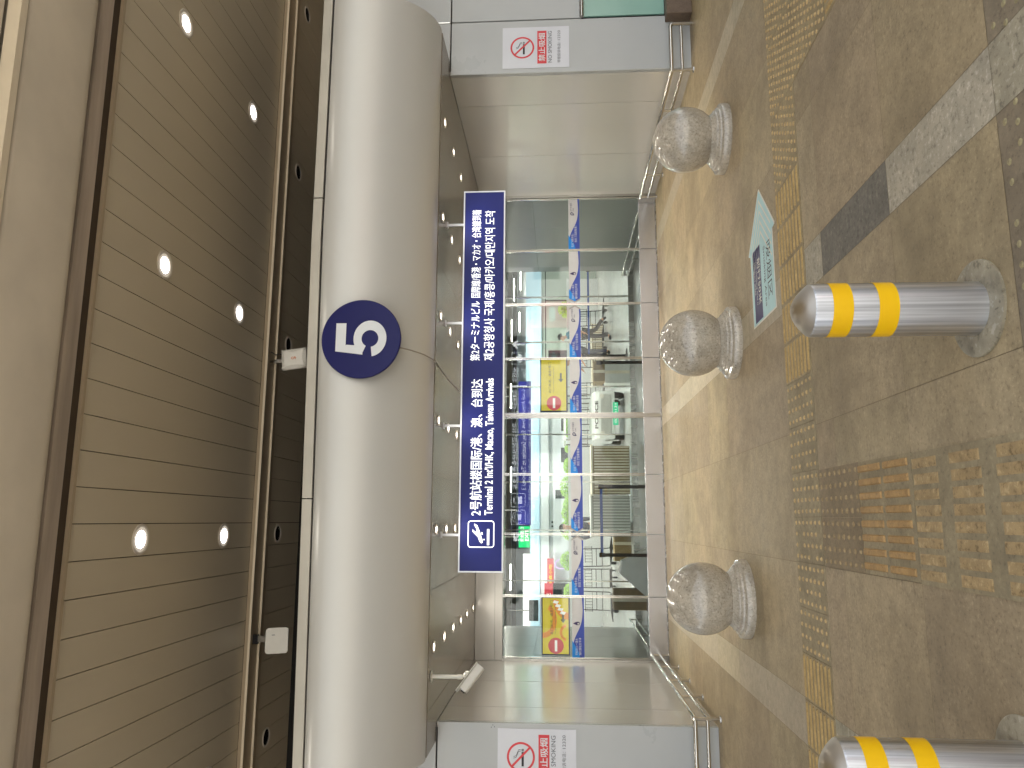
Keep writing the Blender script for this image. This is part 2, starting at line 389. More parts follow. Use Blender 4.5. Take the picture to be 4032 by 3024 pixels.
# ================================================================== GROUND
W2 = 3.301; F = 3.21; SZ = 2.591
def pavement():
    mb = MB(); g = .0011
    def slab(x0, x1, y0, y1, mi, tint=None):
        k = tint or (1 + rnd.uniform(-.10, .09)); mb.c = (k, k*rnd.uniform(.975, 1.01), k*rnd.uniform(.96, 1.02)); mb.mi = mi
        mb.poly([(x0+g, y0+g, 0), (x1-g, y0+g, 0), (x1-g, y1-g, 0), (x0+g, y1-g, 0)]); mb.c = None
    xs = [-.15, -.93, -1.71, -2.46]
    bands = [(-2.73, -2.46), (-.15, .1), (2.44, 2.69), (-5.34, -5.07), (5.03, 5.28), (-7.95, -7.68), (7.64, 7.89)]
    xe = []
    for a, b in ((-7.68, -5.34), (-5.07, -2.73), (-2.46, -.15), (.1, 2.44), (2.69, 5.03), (5.28, 7.64)):
        for i in range(3): xe.append((a+(b-a)*i/3, a+(b-a)*(i+1)/3))
    ys = [-9.4, -8.75, -8.325, -7.51, -6.665, -6.385, -5.893, -5.04, -4.19, -3.34, -2.49, -1.64, -.79, .06]
    for i in range(len(ys)-1):
        y0, y1 = ys[i], ys[i+1]
        if abs(y0+6.385) < .01: continue                         # the tactile strip lies here
        for x0, x1 in xe:
            slab(x0, x1, y0, y1, 4 if y1 <= -8.3 else 0)
        for x0, x1 in bands:
            far = y0 > -5.9
            slab(x0, x1, y0, y1, 2 if far else (3 if (x0 == -.15 and abs(y0+7.51) < .01) else 1))
    mb.mi = 5; mb.poly([(-7.95, -9.4, -.004), (7.89, -9.4, -.004), (7.89, .06, -.004), (-7.95, .06, -.004)])
    mb.box(-7.95, 7.89, -9.52, -9.4, -.15, .0)                    # kerb stone
    o = mb.build('pavement', ['slab', 'band', 'bandfar', 'bandstain', 'darkslab', 'joint']); o['kind'] = 'structure'
    return o
pave = pavement()

def stud(mb, x, y, r=.014, h=.006, n=8, z=.003):
    vs = [(x+r*math.cos(2*math.pi*i/n), y+r*math.sin(2*math.pi*i/n), z) for i in range(n)] + \
         [(x+.62*r*math.cos(2*math.pi*i/n), y+.62*r*math.sin(2*math.pi*i/n), z+h) for i in range(n)]
    mb.add(vs, [(i, (i+1) % n, n+(i+1) % n, n+i) for i in range(n)] + [list(range(n, 2*n))])
def bar(mb, x0, x1, y0, y1, h=.007, z=.003, c=.3):
    w = min(x1-x0, y1-y0)*c
    pts = [(x0, y0), (x1, y0), (x1, y1), (x0, y1)]; q = [(x0+w, y0+w), (x1-w, y0+w), (x1-w, y1-w), (x0+w, y1-w)]
    mb.add([(a, b, z) for a, b in pts] + [(a, b, z+h) for a, b in q],
           [(0, 1, 5, 4), (1, 2, 6, 5), (2, 3, 7, 6), (3, 0, 4, 7), (4, 5, 6, 7)])
def tactile():
    y0, y1 = -6.383, -5.895
    def tiles(mb, a, b, ya, yb, p):
        n = max(1, round((b-a)/p))
        for i in range(n):
            mb.box(a+(b-a)*i/n+.0013, a+(b-a)*(i+1)/n-.0013, ya+.002, yb-.002, -.002, .003)
    def strip_bars(a, b, n):
        base = MB(); rel = MB(); tiles(base, a, b, y0, y1, .256)
        for i in range(n):
            for j in range(8):
                yy = y0+.034+j*.0605
                bar(rel, a+(b-a)*i/n+.012, a+(b-a)*(i+1)/n-.012, yy-.014, yy+.014)
        o = base.build('tactile_base', 'tactbase', pave); rel.build('guide_bars', 'tactbar', o)
    def dots(xa, xb, ya, yb, p, basem, dotm, stag=False, r=.014, keep=1.):
        base = MB(); rel = MB(); tiles(base, xa, xb, ya, yb, .26)
        nx = int((xb-xa)/p); ny = int((yb-ya)/p)
        for i in range(nx):
            for j in range(ny):
                if rnd.random() > keep: continue
                x = xa + (i+.5)*(xb-xa)/nx + ((p/2 if j % 2 else 0) if stag else 0); y = ya+(j+.5)*(yb-ya)/ny
                if x < xb-r: stud(rel, x, y, r*rnd.uniform(.85, 1.1), rnd.uniform(.004, .007))
        o = base.build('tactile_base', basem, pave); rel.build('warning_studs', dotm, o)
    strip_bars(-.615, .655, 5)
    strip_bars(-7.7, -2.205, 21)
    dots(.655, 1.17, y0, y1, .052, 'tactbase', 'tactdot', True)
    dots(1.17, 1.69, -6.965, y1, .052, 'tactbase', 'tactdot', True)
    dots(1.69, 2.2, y0, y1, .052, 'tactbase', 'tactdot', True)
    strip_bars(2.2, 7.6, 21)
    dots(-2.205, -1.165, y0, y1, .0635, 'tactgrey', 'tactdot', keep=.95)
    dots(-1.165, -.615, y0, y1, .0635, 'tactgrey', 'tactdot', keep=.95)
    # column towards the kerb on the left: brown studs, ochre dashes, worn beige dashes
    dots(-1.69, -1.17, -6.95, y0-.004, .0635, 'slabplain', 'tactbrown')
    b = MB(); rel = MB(); b.box(-1.688, -1.172, -7.508, -6.952, -.002, .003)
    for ya, yb in ((-7.203, -6.958), (-7.478, -7.24)):
        for k in range(8): x = -1.206-k*.0637; bar(rel, x-.016, x+.016, ya, yb, c=.15)
    o = b.build('tactile_base', 'tactgrey', pave); rel.build('guide_bars', 'tactorange', o)
    b = MB(); rel = MB(); b.box(-1.694, -1.176, -9.38, -7.512, -.002, .003)
    for r_ in range(6):
        ya = -7.72-r_*.302; 
        for k in range(8):
            x = -1.222-k*.062; s = rnd.uniform(-.006, .006)
            bar(rel, x-.020+s*.3, x+.020, ya+s, ya+.205+s, h=.003, c=.18)
    o = b.build('tactile_base', 'tactgrey', pave); rel.build('guide_bars', 'tactbeige', o)
    # right column
    b = MB(); rel = MB(); b.box(1.172, 1.688, -9.38, -6.968, -.002, .003)
    for r_ in range(9):
        for k in range(8):
            x = 1.206+k*.0637; bar(rel, x-.016, x+.016, -7.22-r_*.26, -6.98-r_*.26, c=.2)
    o = b.build('tactile_base', 'tactbase', pave); rel.build('guide_bars', 'tactbar', o)
    rel = MB()                                                   # small pale studs in the dark row next to the kerb
    for i in range(70):
        for j in range(5):
            x = -2.44+i*.068+(.034 if j % 2 else 0); y = -8.365-j*.064
            if -.16 < x < .11 or -1.7 < x < -1.17 or x > 2.4 or rnd.random() < .25: continue
            stud(rel, x, y, .0125, .003, z=.0)
    rel.build('warning_studs', 'stud', pave)
MT['slabplain'] = granite('brown tactile base', '#8f7c5d', '#6b5a40', '#a8946f', 70, .55, .4, 2, spots=False)
tactile()

# road behind the camera and the sunlit building across it (seen only in reflections)
m = MB(); m.poly([(-60, -60, -.13), (60, -60, -.13), (60, -9.52, -.13), (-60, -9.52, -.13)]); m.build('road', 'roadconc')['kind'] = 'structure'
m = MB(); m.poly([(-60, -9.5, -.02), (-7.96, -9.5, -.02), (-7.96, 30, -.02), (-60, 30, -.02)])
m.poly([(7.9, -9.5, -.02), (60, -9.5, -.02), (60, 30, -.02), (7.9, 30, -.02)])
m.build('side_pavement', 'stone')['kind'] = 'structure'

# ================================================================== CEILING OUTSIDE
def ceiling():
    root = thing('plank_ceiling', (0, -3, 4.5), 'beige plank ceiling with thin dark joints above the entrance', 'ceiling')
    m = MB(); p = .2345; x0 = .156-p*56
    for i in range(112):
        a = x0+p*i
        m.box(a+.003, a+p-.003, -6.02, -3.15, 4.5, 4.53)
        m.box(a+.003, a+p-.003, -2.77, .4, 4.5, 4.53)
    m.build('planks', 'plank', root)
    m = MB(); m.box(-13, 13.3, -6.3, .4, 4.53, 4.6); m.build('backing', 'void', root)
    m = MB(); m.box(-13, 13.3, -6.05, -6.02, 4.482, 4.53); m.build('edge_trim', 'trim', root)
    m = MB(); m.box(-13, 13.3, -6.14, -6.05, 4.505, 4.53); m.build('groove', 'groove', root)
    m = MB(); m.box(-13, 13.3, -3.142, -2.78, 4.46, 4.5); m.build('cross_trim', 'trim', root)
    m = MB()
    for y, d in ((-3.147, .014), (-2.90, .010)): m.box(-13, 13.3, y-d/2, y+d/2, 4.44, 4.462)
    m.build('trim_ridges', 'trimlight', root)
ceiling()
m = MB(); m.box(-13, 13.3, -6.278, -6.142, 4.49, 4.56)
tag(m.build('ceiling_strip', 'strip', at=(0, -6.2, 4.5)), 'narrow streaked grey strip between dark groove and concrete beam', 'ceiling strip')
m = MB(); prof = []
y0, y1, zb, r = -6.99, -6.285, 4.43, .16
for i in range(9): a = R(90*i/8); prof.append((y1-r+r*math.sin(a), zb+r-r*math.cos(a)))
pr = [(y1, 4.75)] + prof[::-1] + [(y0+.05-.05*math.sin(R(a)), zb+.05-.05*math.cos(R(a))) for a in (0, 30, 60, 90)] + [(y0, 4.75)]
m.prism([(-13, y, z) for y, z in pr], (26.3, 0, 0))
tag(m.build('concrete_beam', 'conc', at=(0, -6.6, 4.5), smooth=40), 'broad smooth grey concrete beam running along outer edge of ceiling', 'beam')
m = MB(); m.box(-13, 13.3, -7.05, -7.0, 4.42, 4.5)
tag(m.build('edge_strip', 'trimlight', at=(0, -7.03, 4.45)), 'thin cream white strip outside the concrete beam at top corner', 'edge strip')
m = MB(); m.box(-24, 24, -9.2, -7.075, 4.50, 4.8); m.box(-24, 24, -7.075, .6, 4.8, 4.95)
tag(m.build('outer_roof_edge', 'conc', at=(0, -7.5, 4.5)), 'plain grey roof edge beyond the cream strip at top corner', 'roof')

# ================================================================== FASCIA
def fascia():
    root = thing('canopy_fascia', (0, -4, 2.6), 'curved satin aluminium fascia bulging over the entrance recess', 'fascia')
    prof = [(-3.735, 2.600)]
    for i in range(0, 19):
        a = R(90*i/18); prof.append((-3.76-.63*math.sin(a), 2.594+.80*(1-math.cos(a))))
    prof += [(-4.388, 3.45), (-4.376, 3.495), (-4.35, 3.525), (-4.31, 3.535)]
    def dz(x, z): return -.018*max(0, 1-x)*max(0, z-2.7)
    m = MB(); xs = [-3.48 + (3.45+3.48)*i/30 for i in range(31)]; n = len(prof)
    m.add([(x, y, z+dz(x, z)) for x in xs for y, z in prof],
          [(i*n+j, (i+1)*n+j, (i+1)*n+j+1, i*n+j+1) for i in range(30) for j in range(n-1)])
    for x, rev in ((xs[0], 1), (xs[-1], 0)):
        e = [(x, y, z+dz(x, z)) for y, z in prof] + [(x, -3.24, 3.5+dz(x, 3.5)), (x, -3.24, 2.6)]
        m.poly(e[::-1] if rev else e)
    m.build('curved_panel', 'fascia', root, smooth=35)
    m = MB()
    for a, b in ((-3.48, -1.283), (-1.273, 1.408), (1.418, 3.45)):
        k = 8
        for i in range(k):
            u, v = a+(b-a)*i/k, a+(b-a)*(i+1)/k
            zu, zv = dz(u, 3.6), dz(v, 3.6)
            m.add([(u, -4.335, 3.55+zu), (v, -4.335, 3.55+zv), (v, -4.335, 3.632+zv), (u, -4.335, 3.632+zu),
                   (u, -4.2, 3.632+zu), (v, -4.2, 3.632+zv), (v, -4.2, 3.55+zv), (u, -4.2, 3.55+zu)],
                  [(0, 1, 2, 3), (3, 2, 5, 4), (0, 7, 6, 1)])
    m.build('cap_strip', 'cap', root)
    m = MB(); m.box(-3.47, 3.44, -4.31, -4.2, 3.44, 3.56); m.build('seam_backing', 'seam', root)
    m = MB(); m.box(-3.47, 3.44, -4.2, -3.24, 3.40, 3.48); m.build('top_deck', 'void', root)
fascia()

def disc5():
    root = thing('number_sign', (.135, -4.42, 3.12), 'round navy disc with white numeral 5 on the curved fascia', 'sign')
    cx, cz, r, y = .075, 3.118, .345, -4.43
    m = MB(); m.lathe([(r-.006, -.012), (r, -.006), (r, .012)], (cx, y, cz), 72, 'Y'); m.build('disc', 'navyflat', root, smooth=30)
    b = MB(); H = .44; x0, z0 = cx-.162, cz-.222                 # numeral: open bowl, flag and slanted stem
    def P(u, v): return (x0+u*.325, z0+v*H)
    c = (.50, .325); ro, ri = (.485, .325), (.225, .165); n = 48
    def face(pts, k):
        b.poly([(p[0], y-.0150-.0004*k, p[1]) for p in pts][::-1])
    A = [P(c[0]+ro[0]*math.cos(R(t)), c[1]+ro[1]*math.sin(R(t))) for t in [152-i*324/n for i in range(n+1)]]
    B = [P(c[0]+ri[0]*math.cos(R(t)), c[1]+ri[1]*math.sin(R(t))) for t in [152-i*324/n for i in range(n+1)]]
    b.add([(p[0], y-.0154, p[1]) for p in A+B], [(i, n+1+i, n+2+i, i+1)[::-1] for i in range(n)])
    face([P(.16, 1), P(.16, .80), P(.92, .80), P(.92, 1)], 2)
    face([P(.16, 1), P(.065, .46), P(.305, .47), P(.335, .78)], 3)
    b.build('numeral', 'whiteflat', root)
disc5()
m = MB(); m.tube([(.02, -4.405, 2.86), (.0, -4.30, 2.705), (-.005, -4.15, 2.625), (-.0, -3.95, 2.588), (.005, -3.75, 2.58), (-.01, -3.62, 2.575), (-.11, -3.40, 2.50), (-.2, -3.2, 2.405)], .006, 8)
tag(m.build('power_cable', 'cable', at=(0, -3.9, 2.6), smooth=60), 'thin grey cable running from round number disc down to hanging sign', 'cable')

# ================================================================== RECESS
def recess():
    root = thing('recess_soffit', (0, -2, SZ), 'bronze grey panelled soffit over the doors between the side walls', 'soffit')
    m = MB(); g = .002
    xs = [-3.47, -3.1, -2.07, -1.036, 0, 1.036, 2.07, 3.1, 3.45]; ys = [-3.73, -2.53, -1.25, -.03]
    for i in range(8):
        for j in range(3):
            a, b = xs[i]+g, xs[i+1]-g
            if j == 0 and i in (0, 7):
                m.box(a, b, ys[0], -3.225, SZ, SZ+.02); a, b = max(a, -W2), min(b, W2)
                m.box(a, b, -3.222, ys[1]-g, SZ, SZ+.02); continue
            m.box(max(a, -W2), min(b, W2), ys[j]+(g if j else 0), ys[j+1]-g, SZ, SZ+.02)
    m.build('panels', 'soffit', root)
    m = MB(); m.box(-W2, W2, -3.72, -.03, SZ+.021, SZ+.04); m.build('seam_backing', 'seam', root)
    m = MB(); m.box(-3.45, 3.43, -3.2, .3, SZ+.05, 3.4); m.build('void_box', 'void', root)
    m = MB(); m.box(-14, 14, -1.75, -1.7, 2.7, 4.5); m.build('dark_baffle', 'void', root)  # added black baffle that keeps the gap over the fascia dark
    for s, lab, cuts in ((1, 'right', (-3.2, -2.56, -1.307, -.02)), (-1, 'left', (-3.2, -2.585, -1.333, -.02))):
        r = thing('side_wall', (s*W2, -1.6, 0), 'satin steel clad side wall at the %s of the recess beside the %s' %
                  (lab, 'right low rail' if s > 0 else 'left low rail'), 'wall')
        for j in range(3):
            m = MB(); x0, x1 = sorted((s*W2, s*(W2+.05))); m.box(x0, x1, cuts[j]+.003, cuts[j+1]-.003, .0, SZ-.004); m.build('panel', 'clad', r)
        m = MB(); x0, x1 = sorted((s*(W2+.012), s*(W2+.06))); m.box(x0, x1, cuts[0]+.01, -.02, .0, SZ); m.build('seam_backing', 'seam', r)
recess()

def front_walls():
    y = -F
    r = thing('front_wall', (4.5, y, 0), 'pale coated wall to the right of the recess with aqua glass pane', 'wall')
    P = [('wall_panel', W2, 3.924, .0, 2.578), ('wall_panel', 3.938, 6.8, 1.16, 2.578), ('wall_panel', W2+.03, 3.924, 2.592, 3.36), ('wall_panel', 3.938, 6.8, 2.592, 3.36)]
    for n, a, b, c, d in P:
        m = MB(); m.box(a, b, y, y+.06, c, d); m.build(n, 'white', r, bevel=.003)
    m = MB(); m.box(W2+.02, 6.8, y+.03, y+.10, 0, 3.34); m.build('seam_backing', 'seam', r)
    m = MB(); m.box(3.95, 6.8, y-.002, y+.02, .27, 1.135); m.build('glass_pane', 'aqua', r)
    m = MB(); m.tube([(3.93, y-.03, 1.158), (6.8, y-.03, 1.158)], .024, 14); m.build('tube_rail', 'steel', r, smooth=40)
    m = MB(); m.box(3.84, 6.8, y-.16, y-.004, 0, .265); m.build('plinth', 'stone', r, bevel=.006)
    m = MB(); m.box(3.925, 3.937, y-.006, y+.02, 2.60, 2.74); m.build('seam_clip', 'chrome', r)
    r = thing('front_wall', (-4.5, y, 0), 'pale coated wall to the left of the recess behind low rail', 'wall')
    for n, a, b, c, d in [('wall_panel', -6.8, -W2, 0, 2.578), ('wall_panel', -6.8, -W2-.03, 2.592, 3.36)]:
        m = MB(); m.box(a, b, y, y+.06, c, d); m.build(n, 'white', r, bevel=.003)
    m = MB(); m.box(-6.8, -W2-.02, y+.03, y+.10, 0, 3.34); m.build('seam_backing', 'seam', r)
    m = MB()
    for x, z in ((-3.325, 2.06), (-3.345, 2.075), (-3.34, 2.045)): m.box(x, x+.012, y-.0015, y, z, z+.006)
    m.build('scuff_mark', 'greyvinyl', r)
front_walls()

def poster(x0, cut, label):
    y = -F-.003; w, h = .488, .722; z0 = 1.295
    r = thing('no_smoking_sign', (x0+w/2, y, z0), label, 'sign')
    m = MB(); m.box(x0, x0+w, y-.004, y, z0, z0+h); m.build('sheet', 'poster', r)
    yy = y-.0055; fx, fz = w/.491, h/.721
    cx, cz, ro, ri = x0+.244, z0+.507, .129, .110
    m = MB(); n = 56
    ringface(m, [(cx+ro*math.cos(2*math.pi*i/n), yy, cz+ro*math.sin(2*math.pi*i/n)) for i in range(n)],
             [(cx+ri*math.cos(2*math.pi*i/n), yy, cz+ri*math.sin(2*math.pi*i/n)) for i in range(n)])
    m.f = [f[::-1] for f in m.f]
    d = .0095; c45 = math.cos(R(45)); L_ = .112
    m.poly([(cx-L_*c45-d*c45, yy-.001, cz+L_*c45-d*c45), (cx+L_*c45-d*c45, yy-.001, cz-L_*c45-d*c45), (cx+L_*c45+d*c45, yy-.001, cz-L_*c45+d*c45), (cx-L_*c45+d*c45, yy-.001, cz+L_*c45+d*c45)])
    m.build('prohibition_ring', 'redvinyl', r)
    m = MB(); m.poly([(x0+.049, yy, z0+.245), (x0+.439, yy, z0+.245), (x0+.439, yy, z0+.345), (x0+.049, yy, z0+.345)]); m.build('red_bar', 'redvinyl', r)
    m = MB(); txt(m, '禁止吸烟', (x0+.075, yy-.001, z0+.259), FX, FZ, .335, .072, .012); m.build('white_lettering', 'whiteflat', r)
    m = MB(); txt(m, 'NO SMOKING', (x0+.058, yy, z0+.188), FX, FZ, .375, .041); m.build('black_lettering', 'greyvinyl', r)
    m = MB(); txt(m, '举报投诉电话：', (x0+.053, yy, z0+.094), FX, FZ, .243, .036); m.build('hotline_lettering', 'greyvinyl', r)
    m = MB(); txt(m, '12320', (x0+.322, yy, z0+.096), FX, FZ, .116, .029); m.build('hotline_number', 'greyvinyl', r)
    m = MB(); zc = z0+.480
    m.box(cx-.080, cx+.042, yy-.0004, yy+.0005, zc, zc+.021)
    for k in (0.050, 0.062): m.box(cx+k, cx+k+.007, yy-.0004, yy+.0005, zc, zc+.021)
    for dx in (0, .014):
        pts = [(cx+.05+dx, yy, zc+.03), (cx+.046+dx, yy, zc+.05), (cx+.02+dx, yy, zc+.06), (cx-.005+dx, yy, zc+.072), (cx-.012+dx, yy, zc+.095)]
        m.tube(pts, .0022, 5)
    m.build('cigarette', 'blackvinyl', r)
poster(3.351, 0, 'white no smoking poster on wall to the right of the recess')
poster(-3.832, 0, 'white no smoking poster on wall to the left of the recess')

# ---------------------------------------------------------------- downlights
def downlight(proto, x, y, z, lit, r, name, label, group, spot):
    root = thing(name, (x, y, z), label, 'downlight', group)
    if proto is None:
        m = MB(); m.lathe([(r, 0.0), (r, -.006), (r*.93, -.010), (r*.80, -.004), (r*.80, -.0015)], (x, y, z), 36, 'Z', False, False)
        m.f = [f[::-1] for f in m.f]
        a = m.build('trim_ring', 'ring', root, smooth=50)
        m = MB(); m.lathe([(r*.80, -.002), (r*.57, -.0035)], (x, y, z), 36, 'Z', False, False); m.f = [f[::-1] for f in m.f]
        b = m.build('reflector', 'reflector', root, smooth=50)
        m = MB(); m.poly([(x+r*.57*math.cos(2*math.pi*i/28), y+r*.57*math.sin(2*math.pi*i/28), z-.003) for i in range(28)][::-1])
        c = m.build('lamp_disc', 'lamp' if lit else 'lampoff', root)
        if not lit: b.data.materials[0] = MT['lampoff']
        parts = (a, b, c)
    else:
        parts = proto
        for p in proto:
            c = p.copy(); COL.objects.link(c); c.parent = root
    if lit:
        ld = SPOTS.setdefault(spot, None)
        if ld is None:
            ld = bpy.data.lights.new('downlight_beam', 'SPOT'); ld.energy = spot; ld.spot_size = R(150); ld.spot_blend = .8
            ld.shadow_soft_size = .07; ld.color = (1, .93, .80); SPOTS[spot] = ld
        lo = bpy.data.objects.new('downlight_beam', ld); COL.objects.link(lo); lo.parent = root; lo.location = (0, 0, -.02)
    return parts
SPOTS = {}
def lights():
    xs = [-2.59, -1.537, -.505, .532, 1.56, 2.593]; ys = [-3.48, -2.845, -2.2, -1.573, -.97, -.30]
    col = ['leftmost', 'second', 'third', 'fourth', 'fifth', 'rightmost']; row = ['nearest the fascia', 'second from the fascia', 'third from the fascia', 'third from the doors', 'second from the doors', 'nearest the doors']
    p = None
    for j, y in enumerate(ys):
        for i, x in enumerate(xs):
            p = downlight(p, x, y, SZ, True, .052, 'soffit_downlight', 'small lit round downlight in soffit, %s of its row, row %s' % (col[i], row[j]), 'round downlights in the soffit', SPOT_W)
    p = None
    xs = [-3.68, -1.6, .503, 2.6, 4.68]; cn = ['far left', 'left', 'middle', 'right', 'far right']
    for j, y in enumerate((-5.18, -3.775)):
        for i, x in enumerate(xs):
            if i == 4: continue
            p = downlight(p, x, y, 4.5, True, .114, 'ceiling_downlight', 'lit round downlight in plank ceiling, %s one of the %s row' % (cn[i], ('outer', 'inner')[j]), 'lit downlights in the plank ceiling', SPOT_W*.35)
    p = None
    for i, x in enumerate(xs):
        p = downlight(p, x, -2.425, 4.5, False, .098, 'ceiling_downlight', 'unlit dark downlight behind the trim, %s one of the dark row' % cn[i], 'unlit downlights behind the ceiling trim', 0)
lights()

# ---------------------------------------------------------------- hanging sign
def plane_icon(m, y, ux, cx, zc, s):
    def q(pts): 
        a = [(cx+ux*u*s, y, zc+v*s) for u, v in pts]; m.poly(a if ux > 0 else a[::-1])
    return q
def rounded_frame(m, y, ux, cx, cz, w, h, t, r):
    o = [(cx+ux*(a), y, cz+b) for a, b in rrect(0, 0, w, h, r)]; i = [(cx+ux*(a), y, cz+b) for a, b in rrect(0, 0, w-2*t, h-2*t, max(.001, r-t))]
    k = len(m.f); ringface(m, o, i)
    if ux > 0:
        for j in range(k, len(m.f)): m.f[j] = m.f[j][::-1]
def fpoly(m, y, ux, pts):
    m.poly([(a, y, b) for a, b in pts])
def main_sign():
    y0, y1 = -3.225, -3.145; x0, x1, z0, z1 = -1.944, 1.948, 1.977, 2.411
    r = thing('hanging_sign', (0, -3.185, z0), 'long navy arrivals sign with white writing hung below the soffit', 'sign')
    m = MB(); m.box(x0+.012, x1-.012, y0+.006, y1-.006, z0+.012, z1-.012); m.build('face', 'navy', r)
    m = MB()
    m.box(x0, x1, y0, y1, z0, z0+.013); m.box(x0, x1, y0, y1, z1-.013, z1)
    m.box(x0, x0+.013, y0, y1, z0+.013, z1-.013); m.box(x1-.013, x1, y0, y1, z0+.013, z1-.013)
    m.build('frame', 'signframe', r)
    for x in (-1.592, -.523, .533, 1.592):
        m = MB(); m.box(x-.012, x+.012, -3.195, -3.175, z1-.003, SZ-.012); m.box(x-.03, x+.03, -3.21, -3.16, SZ-.014, SZ-.002)
        m.build('hanger_rod', 'signframe', r)
    yf = y0+.004
    m = MB()
    txt(m, '2号航站楼国际/港、澳、台到达', (-1.405, yf, 2.190), FX, FZ, 1.348, .118, .006)
    txt(m, "Terminal 2 Int'l/HK, Macao, Taiwan Arrivals", (-1.40, yf, 2.070), FX, FZ, 1.350, .094, .012)
    m.build('left_lettering', 'signwhite', r); m = MB()
    txt(m, '第2ターミナルビル', (.132, yf, 2.226), FX, FZ, .62, .098, .0)
    txt(m, '国際線/香港・マカオ・台湾線到着', (.792, yf, 2.226), FX, FZ, .949, .098, .0)
    txt(m, '제2공항청사 국제/홍콩/마카오/대만지역 도착', (.134, yf, 2.080), FX, FZ, 1.597, .108, .0)
    m.build('right_lettering', 'signwhite', r)
    m = MB(); cx, cz = -1.582, 2.193
    rounded_frame(m, yf, 1, cx, cz, .258, .257, .009, .03)
    m.poly([(cx-.104, yf, cz-.080), (cx+.048, yf, cz-.080), (cx+.048, yf, cz-.059), (cx-.104, yf, cz-.059)])
    f = [(-.088, -.006), (-.080, -.020), (-.060, -.018), (.035, .016), (.086, .046), (.100, .078), (.084, .080), (.054, .052), (.022, .046), (-.0, .083), (-.018, .077), (-.014, .035), (-.066, .014)]
    f = [(-.088, -.004), (-.078, -.018), (-.055, -.014), (.040, .018), (.083, .036), (.100, .066), (.082, .066), (.056, .048), (.012, .042), (.044, .082), (.026, .086), (-.028, .030), (-.070, .014)]
    m.poly([(cx+a, yf, cz+b) for a, b in f])
    for a, b in ((-.052, -.03), (.0, -.012), (.012, -.008)): m.lathe([(.0065, 0), (.0065, .001)], (cx+a, yf, cz+b), 10, 'Y')
    m.build('arrivals_pictogram', 'signwhite', r)
    # back face, read from the doors (it shows mirrored in the glass)
    yb = y1-.004; m = MB()
    txt(m, '出租车', (1.339, yb, 2.181), BX, FZ, .276, .124, .0); txt(m, 'Taxi', (1.331, yb, 2.046), BX, FZ, .182, .086, .0)
    txt(m, '市内机场巴士', (.922, yb, 2.181), BX, FZ, .44, .122, .0); txt(m, 'Local Airport Buses', (.926, yb, 2.040), BX, FZ, .72, .092, .0)
    txt(m, '，开往3号航站楼免费摆渡车', (.415, yb, 2.176), BX, FZ, 1.314, .128, .0); txt(m, 'Free Shuttles to Terminal 3', (.16, yb, 2.044), BX, FZ, 1.065, .086, .0)
    m.poly([(1.006, yb, 2.032), (.975, yb, 2.032), (.975, yb, 2.331), (1.006, yb, 2.331)])
    for cx in (1.781,):
        a = [(-.016, -.12), (.016, -.12), (.016, .045), (.062, .0), (.086, .022), (.0, .122), (-.086, .022), (-.062, .0), (-.016, .045)]
        m.poly([(cx-u, yb, 2.19+v) for u, v in a])
    a = [(-.016, -.10), (.016, -.10), (.016, .045), (.062, .0), (.086, .022), (.0, .112), (-.086, .022), (-.062, .0), (-.016, .045)]
    c, s = math.cos(R(48)), math.sin(R(48))
    m.poly([(-1.73-(u*c+v*s), yb, 2.19+(-u*s+v*c)) for u, v in a])
    for cx, w_ in ((1.517, .228), (-1.09, .246), (-1.393, .262)):
        o = len(m.f); rounded_frame(m, yb, -1, cx, 2.186, w_, .26, .008, .025)
        for j in range(o, len(m.f)): m.f[j] = m.f[j][::-1]
        if cx > 0:
            m.poly([(cx-u, yb, 2.186+v) for u, v in [(-.08, -.05), (.08, -.05), (.08, .0), (.05, .01), (.03, .055), (-.03, .055), (-.05, .01), (-.08, .0)]])
            for u in (-.045, .045): m.lathe([(.018, 0), (.018, .001)], (cx+u, yb, 2.132), 14, 'Y')
        else:
            k = .8 if cx < -1.2 else 1.
            for q in ([(-.065, -.07), (.065, -.07), (.065, .005), (-.065, .005)], [(-.065, .01), (-.055, .01), (-.05, .07), (-.06, .06)], [(.055, .01), (.065, .01), (.06, .06), (.05, .07)], [(-.058, .066), (.058, .066), (.04, .082), (-.04, .082)]):
                m.poly([(cx-u*k, yb, 2.186+v*k) for u, v in q])
            if cx < -1.2: m.tube([(cx+.105*math.cos(R(a)), yb, 2.186+.105*math.sin(R(a))) for a in range(-40, 221, 20)], .004, 5)
    m.build('back_lettering', 'signback', r)
main_sign()

